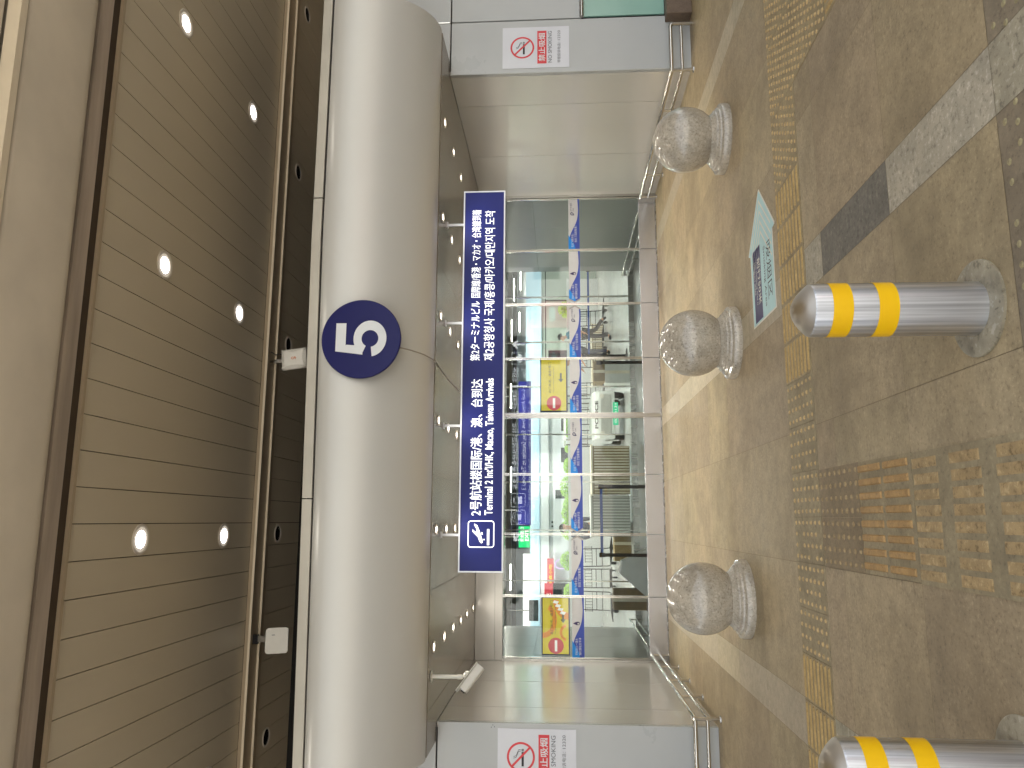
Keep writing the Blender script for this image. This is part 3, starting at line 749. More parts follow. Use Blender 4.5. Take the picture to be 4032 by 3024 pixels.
# ---------------------------------------------------------------- doors
BX_ = [-3.262, -2.457, -1.632, -.816, .010, .832, 1.636, 2.453, 3.262]
def wave(u): # height of the blue wave along a banner, u 0..1
    if u < .20: return 1.0 - .10*u/.2 if False else 1.0
    return 0.
def banner(parent, a, b, kind, tip):
    z0, z1 = 1.118, 1.280; y = -.0125; h = z1-z0; w = b-a
    def pt(u, v, d): return (a+u*w, y-d, z0+v*h)
    lo = 0.; L_ = []
    if tip == 'l': o = [(0.06, 0), (1, 0), (1, 1), (.06, 1), (0.0, .5)]
    elif tip == 'r': o = [(0, 0), (.94, 0), (1., .5), (.94, 1), (0, 1)]
    else: o = [(0, 0), (1, 0), (1, 1), (0, 1)]
    m = MB(); m.poly([pt(u, v, 0) for u, v in o]); base = m.build('banner', 'banlight', parent)
    # blue wave: full height at the left, sinking to a thin strip at the right
    top = []
    for i in range(25):
        u = i/24
        v = 1 - 1/(1+math.exp(-(u-.42)*11)); v = .10 + .9*v + .30*max(0, u-.80)**1.0*1.2
        top.append((u, min(.995, v)))
    lim0 = .06 if tip == 'l' else 0.
    lim1 = .94 if tip == 'r' else 1.
    t2 = [(u, v) for u, v in top if lim0 <= u <= lim1]
    if tip == 'r': t2[-1] = (.94, t2[-1][1])
    m = MB(); P = [(lim0, 0.002), (lim1, .002)] + t2[::-1]
    if tip == 'l': P = [(.06, .002), (lim1, .002)] + t2[::-1] + [(0.004, .5)]
    m.poly([pt(u, v, .0008) for u, v in P]); m.build('blue_wave', 'bandark', base)
    m = MB(); m.poly([pt(u, v, .0016) for u, v in ([(.0, .37), (.08, .45), (.18, .72), (.28, .998), (0, .998)] if tip != 'l' else [(.02, .4), (.09, .45), (.18, .72), (.27, .998), (.06, .998), (.006, .52)])])
    m.build('blue_corner', 'banblue', base)
    if tip:
        m = MB()
        e = [(.06, 0), (0, .5), (.06, 1)] if tip == 'l' else [(.94, 0), (1, .5), (.94, 1)]
        k = .028 if tip == 'l' else -.028
        q = [(u+k, v) for u, v in e]
        m.add([pt(u, v, .0022) for u, v in e+q], [(0, 1, 4, 3), (1, 2, 5, 4)]); m.build('grey_edge', 'bangrey', base)
    m = MB()
    s1, s2 = (('无论飞得多远，', '别忘了回家看看！') if kind == 'A' else ('平时注入一滴水', '难时拥有太平洋'))
    x0 = .075 if tip == 'l' else .035
    txt(m, s1, pt(x0, .53, .0024), FX, FZ, w*(.27 if kind == 'A' else .28), h*.22)
    txt(m, s2, pt(x0+(.10 if kind == 'A' else 0), .24, .0024), FX, FZ, w*(.33 if kind == 'A' else .29), h*.22)
    m.build('white_lettering', 'whiteflat', base)
    if kind == 'A':
        m = MB(); cx, cz = a+.71*w, z0+.66*h
        q = 26; ro, ri = .026, .016
        ringface(m, [(cx+ro*math.cos(R(-90-270*i/q)), y-.0018, cz+ro*math.sin(R(-90-270*i/q))) for i in range(q+1)],
                 [(cx+ri*math.cos(R(-90-270*i/q)), y-.0018, cz+ri*math.sin(R(-90-270*i/q))) for i in range(q+1)])
        m.poly([(cx-.026, y-.0018, cz-.032), (cx-.016, y-.0018, cz-.032), (cx-.016, y-.0018, cz), (cx-.026, y-.0018, cz)])
        m.lathe([(.007, 0), (.007, .0004)], (cx, y-.0018, cz), 14, 'Y')
        txt(m, '太平洋保险', (cx+.034, y-.0018, cz+.002), FX, FZ, .135, .026); txt(m, 'CPIC', (cx+.034, y-.0018, cz-.027), FX, FZ, .055, .017)
        m.build('logo', 'navyflat', base)
    else:
        m = MB(); cx, cz = a+.565*w, z0+.63*h
        m.poly([(cx+.031*math.sin(t)*math.sin(t/2)**1.3 if False else cx+.030*math.sin(t)*math.sin(t/2), y-.0018, cz+.046*math.cos(t)) for t in [2*math.pi*i/28 for i in range(28)]])
        m.build('water_drop', 'decalnavy', base)
        m = MB(); m.poly([(cx-.004+.011*math.sin(t), y-.0024, cz-.024+.014*math.cos(t)) for t in [2*math.pi*i/14 for i in range(14)]]); m.build('drop_highlight', 'banlight', base)
def doors():
    names = ['leftmost glass door leaf, standing in front of the screen with orange shapes', 'second glass door leaf from the left, its banner pointed at the right end',
             'third glass door leaf from the left, its water drop banner pointed at the left end', 'fourth glass door leaf from the left, just left of the thick centre post',
             'glass door leaf just right of the thick centre post, plain yellow screen behind it', 'sixth glass door leaf from the left, its logo banner pointed at the right end',
             'seventh glass door leaf from the left, its water drop banner pointed at the left end', 'rightmost glass door leaf, beside the right steel wall, logo banner across it']
    for i in range(8):
        a, b = BX_[i], BX_[i+1]
        a += .026 if i == 4 else .003; b -= .026 if i == 3 else .003
        r = thing('glass_door_leaf', ((a+b)/2, 0, 0), names[i], 'door', 'glass door leaves')
        m = MB(); m.box(a+.012, b-.012, -.006, .006, .25, 2.216); m.build('pane', 'glass', r)
        m = MB(); m.box(a+.001, b-.001, -.028, .028, .012, .255); m.build('kick_plate', 'kick', r, bevel=.003)
        for x in (a+.001, b-.013):
            m = MB(); m.box(x, x+.012, -.024, .024, .256, 2.216); m.build('stile', 'chrome', r)
        banner(r, a+.014, b-.014, 'B' if i % 2 == 0 else 'A', {1: 'r', 2: 'l', 5: 'r', 6: 'l'}.get(i))
    m = MB(); m.box(-.015, .035, -.035, .035, 0, 2.216); tag(m.build('centre_post', 'steel', at=(.01, 0, 0)), 'thick steel post at centre between glass door leaves', 'post')
    for x, l in ((-3.283, 'left'), (3.283, 'right')):
        m = MB(); m.box(x-.017, x+.017, -.045, .03, 0, 2.216); tag(m.build('door_jamb', 'steel', at=(x, 0, 0)), 'bright steel jamb where the doors meet the %s side wall' % l, 'door jamb')
    r = thing('door_header', (0, 0, 2.22), 'steel header panels above glass doors behind the hanging sign', 'door header')
    for k, (a, b) in enumerate(((-3.3, -1.63), (-1.63, 0.01), (.01, 1.64), (1.64, 3.3))):
        m = MB(); m.box(a+.002, b-.002, -.03, .05, 2.325, SZ-.004); m.box(a+.002, b-.002, -.045, .05, 2.218, 2.32); m.build('panel', 'header', r)
    m = MB(); m.box(-3.3, 3.3, .0, .06, 2.218, SZ); m.build('seam_backing', 'seam', r)
    m = MB(); m.box(-3.3, 3.3, -.06, .06, -.003, .010); tag(m.build('threshold', 'steel', at=(0, 0, 0)), 'thin steel threshold strip under the glass doors', 'threshold')
doors()

def screen(x0, x1, z0, z1, label, deco):
    y = .07; r = thing('notice_screen', ((x0+x1)/2, y, z0), label, 'screen', 'yellow notice screens behind the doors')
    m = MB(); m.box(x0, x1, y, y+.05, z0, z1); m.build('housing', 'scrframe', r, bevel=.004)
    f = .021; a, b, c, d = x0+f, x1-f*.6, z0+f, z1-f*.8; yy = y-.0015; w, h = b-a, d-c
    m = MB(); m.poly([(a, yy, c), (b, yy, c), (b, yy, d), (a, yy, d)]); s = m.build('display', 'scryellow', r)
    q = lambda u, v, k=1: (a+u*w, yy-.0012*k, c+v*h)
    if deco:
        m = MB()
        for cu, cv, ru, rv, a0, a1, t in ((.60, 1.0, .32, .55, 180, 330, .3), (.97, -.02, .36, .62, 90, 182, .35), (.38, .0, .16, .35, 20, 160, .3)):
            n = 16
            A = [q(min(1, max(0, cu+ru*math.cos(R(a0+(a1-a0)*i/n)))), min(1, max(0, cv+rv*math.sin(R(a0+(a1-a0)*i/n))))) for i in range(n+1)]
            B = [q(min(1, max(0, cu+ru*(1-t)*math.cos(R(a0+(a1-a0)*i/n)))), min(1, max(0, cv+rv*(1-t)*math.sin(R(a0+(a1-a0)*i/n))))) for i in range(n+1)]
            m.add(A+B, [(i, i+1, n+2+i, n+1+i) for i in range(n)])
        m.build('orange_reflection', 'scrorange', s)  # reflection of an advert, drawn as orange patches on the display
        m = MB()
        for k in range(4): m.poly([q(.70+.065*k, .16+.09*k, 2), q(.745+.065*k, .10+.09*k, 2), q(.765+.065*k, .28+.09*k, 2), q(.72+.065*k, .34+.09*k, 2)])
        m.build('white_shapes', 'scrwhite', s)
    m = MB(); cu, cv = .145, .5
    cx, cz = a+cu*w, c+.49*h; m.poly([(cx+.105*math.cos(2*math.pi*i/40), yy-.002, cz+.105*math.sin(2*math.pi*i/40)) for i in range(40)]); m.build('red_disc', 'scrred', s)
    m = MB(); m.poly([(cx-.072, yy-.003, cz-.017), (cx+.072, yy-.003, cz-.017), (cx+.072, yy-.003, cz+.017), (cx-.072, yy-.003, cz+.017)]); m.build('white_bar', 'scrwhite', s)
    m = MB(); txt(m, '此门关闭，请走7号门', (a+.345*w, yy-.002, c+.595*h), FX, FZ, w*.61, .040, .004)
    txt(m, 'This gate is closed. Please use Gate 7', (a+.35*w, yy-.002, c+.475*h), FX, FZ, w*.52, .021)
    cx, cz = a+.645*w, c+.21*h
    m.poly([(cx-.068, yy-.0022, cz), (cx-.02, yy-.0022, cz-.036), (cx-.02, yy-.0022, cz-.014), (cx+.068, yy-.0022, cz-.014), (cx+.068, yy-.0022, cz+.014), (cx-.02, yy-.0022, cz+.014), (cx-.02, yy-.0022, cz+.036)])
    m.build('lettering', 'scrtxt', s)
screen(.072, .842, 1.312, 1.704, 'yellow notice screen with grey arrow behind leaf right of centre post', False)
screen(-3.24, -2.478, 1.306, 1.693, 'yellow notice screen with orange and white shapes behind the leftmost door leaf', True)

# ---------------------------------------------------------------- low rails
def rails(s, label):
    x = s*3.2; r = thing('guard_rail', (x, -2, 0), label, 'rail', 'low steel guard rails')
    y0, y1, xe = -.12 if s > 0 else -.0, -3.33, (3.735 if s > 0 else -4.9)
    for z, rad in ((.228, .021), (.118, .016)):
        k = .03
        path = [(x, y0, z), (x, y1+k, z), (x+s*.008, y1+k*.3, z), (x+s*k*.8, y1, z), (xe-s*.03, y1, z)]
        if s > 0 and z > .2: path += [(xe-.01, y1, z-.01), (xe, y1, z-.035), (xe, y1, .0)]
        m = MB(); m.tube(path, rad, 14); m.build('rail', 'chrome', r, smooth=50)
    ys = (-.87, -1.70, -2.53) if s > 0 else (-.03, -.855, -1.66, -2.46)
    for p in [(x, y) for y in ys] + [(x, y1)] + ([(x, -.15)] if s > 0 else [(-3.75, y1), (-4.4, y1)]):
        m = MB(); m.tube([(p[0], p[1], 0), (p[0], p[1], .222)], .015, 12); m.lathe([(.032, .001), (.03, .008), (.017, .012)], (p[0], p[1], 0), 20)
        m.build('post', 'chrome', r, smooth=50)
rails(1, 'low two bar steel rail along the right side wall'); rails(-1, 'low two bar steel rail along the left side wall')

# ---------------------------------------------------------------- stone balls, bollards
def balls():
    proto = None
    for x, lab, rz in ((1.765, 'polished stone ball bollard nearest the right rail', 0.4), (-.02, 'stone ball bollard in the middle behind the floor arrow', 2.1), (-2.035, 'darker blotched stone ball bollard nearest the left rail', 4.2)):
        r = thing('stone_ball_bollard', (x, -4.55, 0), lab, 'bollard', 'stone ball bollards'); r.rotation_euler.z = rz
        if proto is None:
            R_ = .272; zc = .335
            m = MB(); m.lathe([(.200*math.sin(0)+.0001, zc+R_)] + [(R_*math.sin(R(a)), zc+R_*math.cos(R(a))) for a in range(4, 137, 4)], (x, -4.55, 0), 64, cap0=True); m.f = [f[::-1] for f in m.f]
            b = m.build('ball', 'ball', r, smooth=50)
            m = MB(); m.lathe([(.296, .0), (.297, .045), (.29, .062), (.262, .072), (.258, .085), (.238, .098), (.234, .108), (.212, .122), (.205, .135), (.192, .15)], (x, -4.55, 0), 64)
            c = m.build('pedestal', 'ball', r, smooth=35); proto = (b, c)
        else:
            for p in proto: c = p.copy(); COL.objects.link(c); c.parent = r
balls()
def bollards():
    proto = None
    for x, lab in ((-.737, 'steel bollard with two yellow bands standing near middle beside floor arrow'), (-2.206, 'steel bollard with two yellow bands cut by left edge of view')):
        y = -8.105; r = thing('steel_bollard', (x, y, 0), lab, 'bollard', 'steel bollards with yellow bands')
        if proto is None:
            o = Vector((x, y, 0)); q = .0915
            m = MB(); m.lathe([(q, .006), (q, .560), (q-.003, .568)], o, 64, cap1=False); a = m.build('post', 'steelpost', r, smooth=40)
            m = MB(); m.lathe([((q-.003)*(1-i/16)+.0004, .568+.057*(1-(1-i/16)**1.85)) for i in range(17)], o, 64, cap0=False); b = m.build('domed_cap', 'dome', r, smooth=60)
            m = MB(); m.lathe([(q+.0012, .298), (q+.0012, .363)], o, 64, cap0=False, cap1=False); m.lathe([(q+.0012, .446), (q+.0012, .511)], o, 64, cap0=False, cap1=False); c = m.build('yellow_band', 'yellow', r, smooth=40)
            m = MB(); m.lathe([(.166, .0), (.166, .008), (.16, .011), (q, .013)], o, 64, cap1=False); d = m.build('base_plate', 'plate', r, smooth=40)
            proto = (a, b, c, d)
        else:
            for p in proto: c = p.copy(); COL.objects.link(c); c.parent = r
bollards()

# ---------------------------------------------------------------- floor arrow
def floor_arrow():
    r = thing('floor_sticker', (.3, -5.49, .004), 'pale aqua arrow sticker on pavement pointing the way to smoking area', 'floor sticker')
    O = [(-.072, -5.786), (.478, -5.786), (.486, -5.84), (.50, -5.845), (.874, -5.511), (.874, -5.495), (.505, -5.15), (.49, -5.148), (.476, -5.195), (-.072, -5.195)]
    m = MB(); m.prism([(a, b, .0006) for a, b in O], (0, 0, .0016)); m.build('edge_sheet', 'decaledge', r)
    c = (.3, -5.5); S = [(c[0]+(a-c[0])*.972, c[1]+(b-c[1])*.955) for a, b in O]
    m = MB(); m.poly([(a, b, .003) for a, b in S]); m.build('sheet', 'decal', r)
    m = MB(); m.poly([(-.05, -5.463, .0038), (.482, -5.463, .0038), (.482, -5.262, .0038), (-.05, -5.262, .0038)]); m.build('navy_panel', 'decalnavy', r)
    m = MB()
    for k in range(4):
        xo = .80-.075*k; L_ = .27; t = .016
        for s in (1, -1):
            m.poly([(xo, -5.497, .0038), (xo-t*1.4, -5.497, .0038), (xo-t*1.4-L_*.98*.99, -5.497+s*L_*.95, .0038), (xo-L_*.98, -5.497+s*L_*.95, .0038)][::s])
    m.build('chevrons', 'decaledge', r)
    ux, uy = (-1, 0, 0), (0, -1, 0)
    m = MB(); txt(m, '吸烟区', (.43, -5.615, .0038), ux, uy, .40, .11, -.002); txt(m, 'Smoking Area', (.43, -5.53, .0038), ux, uy, .43, .055); m.build('dark_lettering', 'decaltext', r)
    m = MB(); txt(m, '前行50米', (.40, -5.378, .0045), ux, uy, .34, .072, .006); txt(m, 'The smoking area is', (.40, -5.325, .0045), ux, uy, .33, .032); txt(m, '50meters ahead.', (.40, -5.283, .0045), ux, uy, .25, .03); m.build('white_lettering', 'decaledge', r)
floor_arrow()

# ---------------------------------------------------------------- camera and antennas
def cctv():
    r = thing('security_camera', (-2.825, -3.62, SZ), 'white security camera on a short white drop pole under the fascia', 'camera')
    x, y = -2.825, -3.60
    m = MB(); m.tube([(x, y, 2.60), (x, y, 2.30)], .017, 14); m.lathe([(.05, -.006), (.05, 0), (.03, .003)], (x, y, 2.585), 20); m.lathe([(.021, -.02), (.021, .02)], (x, y, 2.33), 16); m.build('pole', 'whiteplastic', r, smooth=40)
    m = MB(); m.lathe([(.002, -.03), (.022, -.02), (.027, 0), (.022, .02), (.002, .03)], (x+.012, y, 2.272), 16); m.box(x-.002, x+.05, y-.015, y+.015, 2.235, 2.28); m.build('swivel', 'whiteplastic', r, smooth=50)
    d = Vector((-.30, -.12, .235)).normalized(); side = d.cross(FZ).normalized(); up = side.cross(d)
    T = Matrix((( side.x, d.x, up.x, x-.012), (side.y, d.y, up.y, y-.03), (side.z, d.z, up.z, 2.222), (0, 0, 0, 1)))
    m = MB(); m.T = T
    m.prism([(a, -.135, b) for a, b in rrect(0, 0, .085, .078, .018, 4)], (0, .25, 0)); m.build('housing', 'whiteplastic', r, smooth=40)
    m = MB(); m.T = T; m.prism([(-.048, -.14, .040), (.048, -.14, .040), (.048, -.14, .046), (-.048, -.14, .046)], (0, .30, 0)); m.build('sun_shield', 'whiteplastic', r, bevel=.003)
    m = MB(); m.T = T; m.prism([(a, .1155, b) for a, b in rrect(0, 0, .066, .058, .012, 4)], (0, .006, 0)); m.build('front_bezel', 'steel', r)
    m = MB(); m.T = T; m.lathe([(.019, 0), (.019, .012), (.013, .012)], (0, .1215, -.004), 20, 'Y'); m.build('lens', 'blackplastic', r, smooth=40)
cctv()
def antennas():
    y = -3.06
    r = thing('wireless_antenna', (.21, y, 4.45), 'square white wireless antenna with orange mark, hung above the number disc', 'antenna')
    T = Matrix.Translation((.205, y, 4.195)) @ Matrix.Rotation(R(-7), 4, 'Y') @ Matrix.Rotation(R(6), 4, 'Z')
    m = MB(); m.T = T; a, b = .109, .132
    m.box(-a, a, .0, .035, -b, b); m.build('shell', 'whiteplastic', r, bevel=.008)
    m = MB(); m.T = T; n = 10     # pillow front with concave side facets
    def edge(t): return .030*(1-abs(2*t-1)**2)
    rim = []; inn = []
    for k, (p, q) in enumerate((((-a, -b), (a, -b)), ((a, -b), (a, b)), ((a, b), (-a, b)), ((-a, b), (-a, -b)))):
        for i in range(n):
            t = i/n; u = p[0]+(q[0]-p[0])*t; v = p[1]+(q[1]-p[1])*t; e = edge(t)+.004
            rim.append((u*.985, -.001, v*.985)); nx, nz = ((0, 1), (-1, 0), (0, -1), (1, 0))[k]
            inn.append((u*.97+nx*e, -.024, v*.97+nz*e))
    ringface(m, rim, inn); m.poly(inn); m.build('front_cover', 'whiteplastic', r)
    m = MB(); m.T = T; m.tube([(.0, -.0255, -.01), (.012, -.0255, .004), (.006, -.0255, .02), (-.008, -.0255, .016), (-.012, -.0255, .0), (.0, -.0255, -.012), (.012, -.0255, -.022)], .003, 6); m.tube([(-.014, -.0255, -.02), (.0, -.0255, -.03), (.016, -.0255, -.012)], .003, 6); m.build('emblem', 'orange', r)
    m = MB(); m.box(.16, .2, y+.0, y+.03, 4.325, 4.40); m.tube([(.18, y+.02, 4.39), (.18, y+.02, 4.462)], .012, 10); m.build('bracket', 'steel', r)
    m = MB(); m.tube([(.255, y+.02, 4.33), (.26, y+.02, 4.37), (.25, y+.02, 4.40), (.275, y+.03, 4.43), (.285, y+.03, 4.46)], .006, 8); m.build('lead', 'blackplastic', r)
    r = thing('wireless_antenna', (-2.62, y, 4.45), 'square white wireless antenna with rounded corners near the left of the ceiling', 'antenna')
    T = Matrix.Translation((-2.62, y, 4.21)) @ Matrix.Rotation(R(-4), 4, 'Y') @ Matrix.Rotation(R(10), 4, 'Z') @ Matrix.Rotation(R(10), 4, 'X')
    m = MB(); m.T = T; m.prism([(p, 0, q) for p, q in rrect(0, 0, .24, .215, .028, 5)], (0, .035, 0)); m.build('shell', 'whiteplastic', r, smooth=40)
    m = MB(); m.T = T; m.prism([(p, .035, q) for p, q in rrect(0, .015, .205, .2, .02, 5)], (0, .025, 0)); m.build('back_shell', 'whiteplastic', r, smooth=40)
    m = MB(); m.T = T; m.box(.05, .056, -.001, .0, .02, .05); m.build('mark', 'greyvinyl', r)
    m = MB(); m.box(-2.64, -2.58, y+.02, y+.05, 4.33, 4.41); m.build('bracket', 'steel', r)
    m = MB(); m.box(-2.66, -2.57, y+.015, y+.055, 4.41, 4.462); m.build('clamp', 'blackplastic', r)
antennas()

# ================================================================== HALL BEHIND THE GLASS
exec_hall = True
def hall():
    m = MB(); m.poly([(-16, .06, 0), (16, .06, 0), (16, 24, 0), (-16, 24, 0)]); m.build('hall_floor', 'hfloor')['kind'] = 'structure'
    for s, l in ((1, 'right'), (-1, 'left')):
        r = thing('vestibule_wall', (s*3.31, 1.8, 0), 'grey tiled vestibule wall seen through the %smost door leaf' % l, 'wall')
        for y0, y1 in ((.07, 1.27), (1.274, 2.36), (2.364, 3.5)):
            for z0, z1 in ((0, 1.818), (1.822, 2.7)):
                m = MB(); a, b = sorted((s*3.31, s*3.36)); m.box(a, b, y0, y1, z0, z1); m.build('tile', 'hwall', r)
        m = MB(); a, b = sorted((s*3.33, s*3.40)); m.box(a, b, .07, 3.5, 0, 2.7); m.build('joint_backing', 'seam', r)
        q = thing('guard_rail', (s*3.15, 2, 0), 'low two bar steel rail inside the %s vestibule wall' % l, 'rail', 'low steel guard rails')
        for z in (.226, .113):
            m = MB(); m.tube([(s*3.15, .3, z), (s*3.15, 3.35, z)], .016, 10); m.build('rail', 'chrome', q, smooth=50)
        for y in (.4, 1.4, 2.4, 3.3):
            m = MB(); m.tube([(s*3.15, y, 0), (s*3.15, y, .226)], .012, 8); m.build('post', 'chrome', q, smooth=50)
    m = MB(); m.box(-3.3, 3.3, .07, 3.5, 2.45, 2.5)
    tag(m.build('vestibule_ceiling', 'soffit', at=(0, 1.8, 2.45)), 'dark metal ceiling of the vestibule right behind the glass doors', 'ceiling')
    r = thing('inner_glass_screen', (0, 3.55, 0), 'second glass screen with steel mullions behind the vestibule', 'glass screen')
    xs = [-3.42, -2.524, -1.62, -.744, .139, 1.045, 1.913, 2.806, 3.42]
    for i in range(8):
        m = MB(); m.box(xs[i]+.012, xs[i+1]-.012, 3.545, 3.555, .1, 2.45); m.build('pane', 'glass2', r)
    for x in xs:
        m = MB(); m.box(x-.012, x+.012, 3.52, 3.58, 0, 2.5); m.build('mullion', 'chrome', r)
    m = MB(); m.box(-3.4, 3.4, 3.53, 3.57, 0.0, .1); m.build('bottom_rail', 'steel', r)
    m = MB(); m.box(-16, -3.44, 3.5, 3.6, 0, 3.6); m.box(3.44, 16, 3.5, 3.6, 0, 3.6); m.box(-3.44, 3.44, 3.5, 3.6, 2.5, 3.6)
    tag(m.build('hall_front_wall', 'hwall', at=(0, 3.55, 0)), 'inner wall of the arrivals hall around the glass screen', 'wall')
    m = MB(); m.box(-16, -15.9, 3.6, 24, 0, 3.6); m.box(15.9, 16, 3.6, 24, 0, 3.6)
    tag(m.build('hall_side_wall', 'kioskgreen', at=(15.9, 12, 0)), 'plain side wall far along the arrivals hall', 'wall')
    m = MB(); m.box(-16, 16, .3, 24.2, 3.5, 3.65)
    for y in (6, 9, 12, 15, 18, 21): m.box(-16, 16, y-.12, y+.12, 3.25, 3.5)
    tag(m.build('hall_ceiling', 'hceil', at=(0, 12, 3.5)), 'brown grey hall ceiling with cross beams behind the glass', 'ceiling')
    m = MB(); m.box(-16, 16, 24, 24.2, 0, 2.62); m.box(-16, 16, 24, 24.2, 3.12, 3.5); m.box(-2.9, 16, 24, 24.2, 2.62, 3.12)
    tag(m.build('hall_back_wall', 'kiosk', at=(0, 24, 0)), 'white back wall of the hall with bright window band on top', 'wall')
    # linear lamps; the row nearest the glass is added to brighten the cart
    p = None
    L_ = [(9.43, 23.0), (7.54, 18.3), (7.25, 22.2), (5.49, 16.9), (6.65, 13.5), (2.5, 13.5), (-1.5, 13.5), (-4.5, 13.5), (1.5, 7.5), (-1.6, 7.5), (4.6, 7.5), (-4.6, 7.5), (.0, 16.8), (-3.4, 16.8), (-6.5, 16.8), (3.0, 16.6), (-7.5, 10.5), (8.2, 10.5), (3.3, 10.5), (-.3, 10.5), (-3.6, 10.5), (9.5, 16), (.9, 5.0), (-1.3, 4.9), (2.5, 5.1), (-2.9, 5.2)]
    for i, (x, y) in enumerate(L_):
        o = thing('ceiling_lamp', (x, y, 3.2), 'warm white linear lamp on hall ceiling behind the glass', 'lamp', 'linear lamps of the hall')
        if p is None:
            m = MB(); m.box(x-.45, x+.45, y-.06, y+.06, 3.2, 3.24); a = m.build('housing', 'whiteplastic', o)
            m = MB(); m.poly([(x-.44, y-.05, 3.198), (x-.44, y+.05, 3.198), (x+.44, y+.05, 3.198), (x+.44, y-.05, 3.198)]); b = m.build('diffuser', 'hlamp', o); p = (a, b)
        else:
            for q in p: c = q.copy(); COL.objects.link(c); c.parent = o
    # kiosk row
    Y = 18.
    r = thing('service_kiosk', (-1.3, Y, 0), 'long white service kiosk with pale blue fascia and dark windows', 'kiosk')
    m = MB(); m.box(-5.27, 2.62, Y, Y+2, 0, 1.85); m.build('wall', 'kiosk', r)
    m = MB(); m.box(-5.3, 2.66, Y-.12, Y+2, 1.86, 2.20); m.build('lower_fascia', 'kiosk', r)
    m = MB(); m.box(-5.3, 2.66, Y-.18, Y+2, 2.21, 2.55); m.build('upper_fascia', 'kioskblue', r)
    for a, b, c, d in ((.685, 1.276, 1.05, 1.42), (-.66, -.30, 1.2, 1.64), (1.86, 2.42, 1.05, 1.41), (-4.1, -3.66, 1.15, 1.72)):
        m = MB(); m.box(a, b, Y-.03, Y+.02, c, d); f = m.build('window', 'kiosk', r)
        m = MB(); m.box(a+.02, b-.02, Y-.036, Y-.031, c+.02, d-.02); m.build('pane', 'darkwin', f)
    for x in (-1.65, -1.5, -1.8):
        m = MB(); m.lathe([(.035, -.01), (.035, .01)], (x, Y-.01, 1.74), 14, 'Y'); m.build('vent', 'darkwin', r)
    m = MB(); txt(m, '英语问讯', (-2.61, Y-.183, 2.36), FX, FZ, .65, .15); txt(m, 'Hotel Information', (-2.61, Y-.183, 2.25), FX, FZ, .62, .085); m.build('lettering', 'scrwhite', r)
    m = MB()
    for x in (-1.9, -.9, .1, 1.1, 2.1): m.lathe([(.045, -.01), (.045, .0)], (x, Y-.3, 2.205), 14)
    r2 = thing('wall_partition', (6, Y, 0), 'grey green wall panels with dark doorway behind the right leaves', 'wall')
    m = MB(); m.box(2.7, 9, Y+.1, Y+.3, 0, 2.12); m.build('panels', 'kioskgreen', r2)
    m = MB(); m.box(2.7, 9, Y+.0, Y+.3, 2.13, 2.72); m.build('blue_band', 'kioskblue', r2)
    m = MB(); m.box(4.70, 5.02, Y+.07, Y+.1, 0, 1.86); m.build('doorway', 'darkwin', r2)
    m = MB(); m.box(2.7, 9, Y+.085, Y+.1, 1.95, 1.98); m.box(5.33, 5.36, Y+.085, Y+.1, 0, 1.95); m.box(7.0, 7.03, Y+.085, Y+.1, 0, 1.95); m.build('joint', 'darkwin', r2)
    # red shop signs
    r = thing('shop_sign', (-3.35, 17.75, 1.7), 'red shop sign with yellow writing behind the second door leaf', 'sign')
    m = MB(); m.box(-3.92, -2.8, 17.7, 17.78, 1.69, 1.93); m.build('box', 'redsign', r)
    m = MB(); txt(m, '美食小吃', (-3.75, 17.697, 1.75), FX, FZ, .75, .12); m.build('lettering', 'yellowtext', r)
    m = MB(); m.tube([(-3.0+.16*math.cos(R(t)), 17.69, 1.44+.20*math.sin(R(t))) for t in range(0, 361, 15)], .014, 6); m.build('neon_ring', 'lilac', r)
    r = thing('shop_sign', (-4.3, 17.6, 1.2), 'dark shop screen with white writing under red band at left', 'sign')
    m = MB(); m.box(-4.6, -3.66, 17.55, 17.62, 1.16, 1.72); m.build('screen', 'darkwin', r)
    m = MB(); m.box(-4.6, -3.66, 17.55, 17.62, 1.73, 2.03); m.build('red_band', 'redsign', r)
    m = MB(); txt(m, '小吃', (-4.4, 17.547, 1.80), FX, FZ, .4, .17); m.box(-4.3, -3.8, 17.547, 17.55, 1.3, 1.33); m.build('lettering', 'scrwhite', r)
    r = thing('hanging_screen', (-4.5, 15, 2.2), 'dark information screen hung from hall ceiling behind the leftmost leaf', 'screen')
    m = MB(); m.box(-4.66, -4.0, 15, 15.08, 2.17, 2.48); m.build('panel', 'darkwin', r, bevel=.01)
    m = MB(); m.tube([(-4.33, 15.04, 2.48), (-4.33, 15.04, 3.5)], .02, 8); m.build('pole', 'steel', r)
    r = thing('exit_sign', (-1.8, 6, 2.1), 'small green exit sign with white arrow behind the second door leaf', 'sign')
    m = MB(); m.box(-2.02, -1.57, 6, 6.05, 2.09, 2.33); m.build('box', 'exitgreen', r)
    m = MB(); txt(m, '安全出口', (-1.90, 5.997, 2.22), FX, FZ, .31, .075, .01); txt(m, 'EXIT', (-1.88, 5.997, 2.115), FX, FZ, .24, .08, .02); m.build('lettering', 'scrwhite', r)
    m = MB(); m.tube([(-1.8, 6.02, 2.33), (-1.8, 6.02, 3.4)], .012, 8); m.build('rod', 'steel', r)
    r = thing('direction_board', (.2, 8, 2.1), 'long navy direction board hung inside the hall behind middle leaves', 'sign')
    m = MB(); m.box(-1.552, 1.973, 8, 8.08, 2.14, 2.452); m.build('board', 'navyboard', r)
    for x in (-1.2, 1.6):
        m = MB(); m.tube([(x, 8.04, 2.45), (x, 8.04, 3.5)], .015, 8); m.build('rod', 'steel', r)
    # planters with clipped shrubs
    m = MB(); m.box(-5, 7.4, 16.6, 17.1, 0, 1.12); m.box(-5.02, 7.42, 16.57, 17.13, 1.12, 1.15)
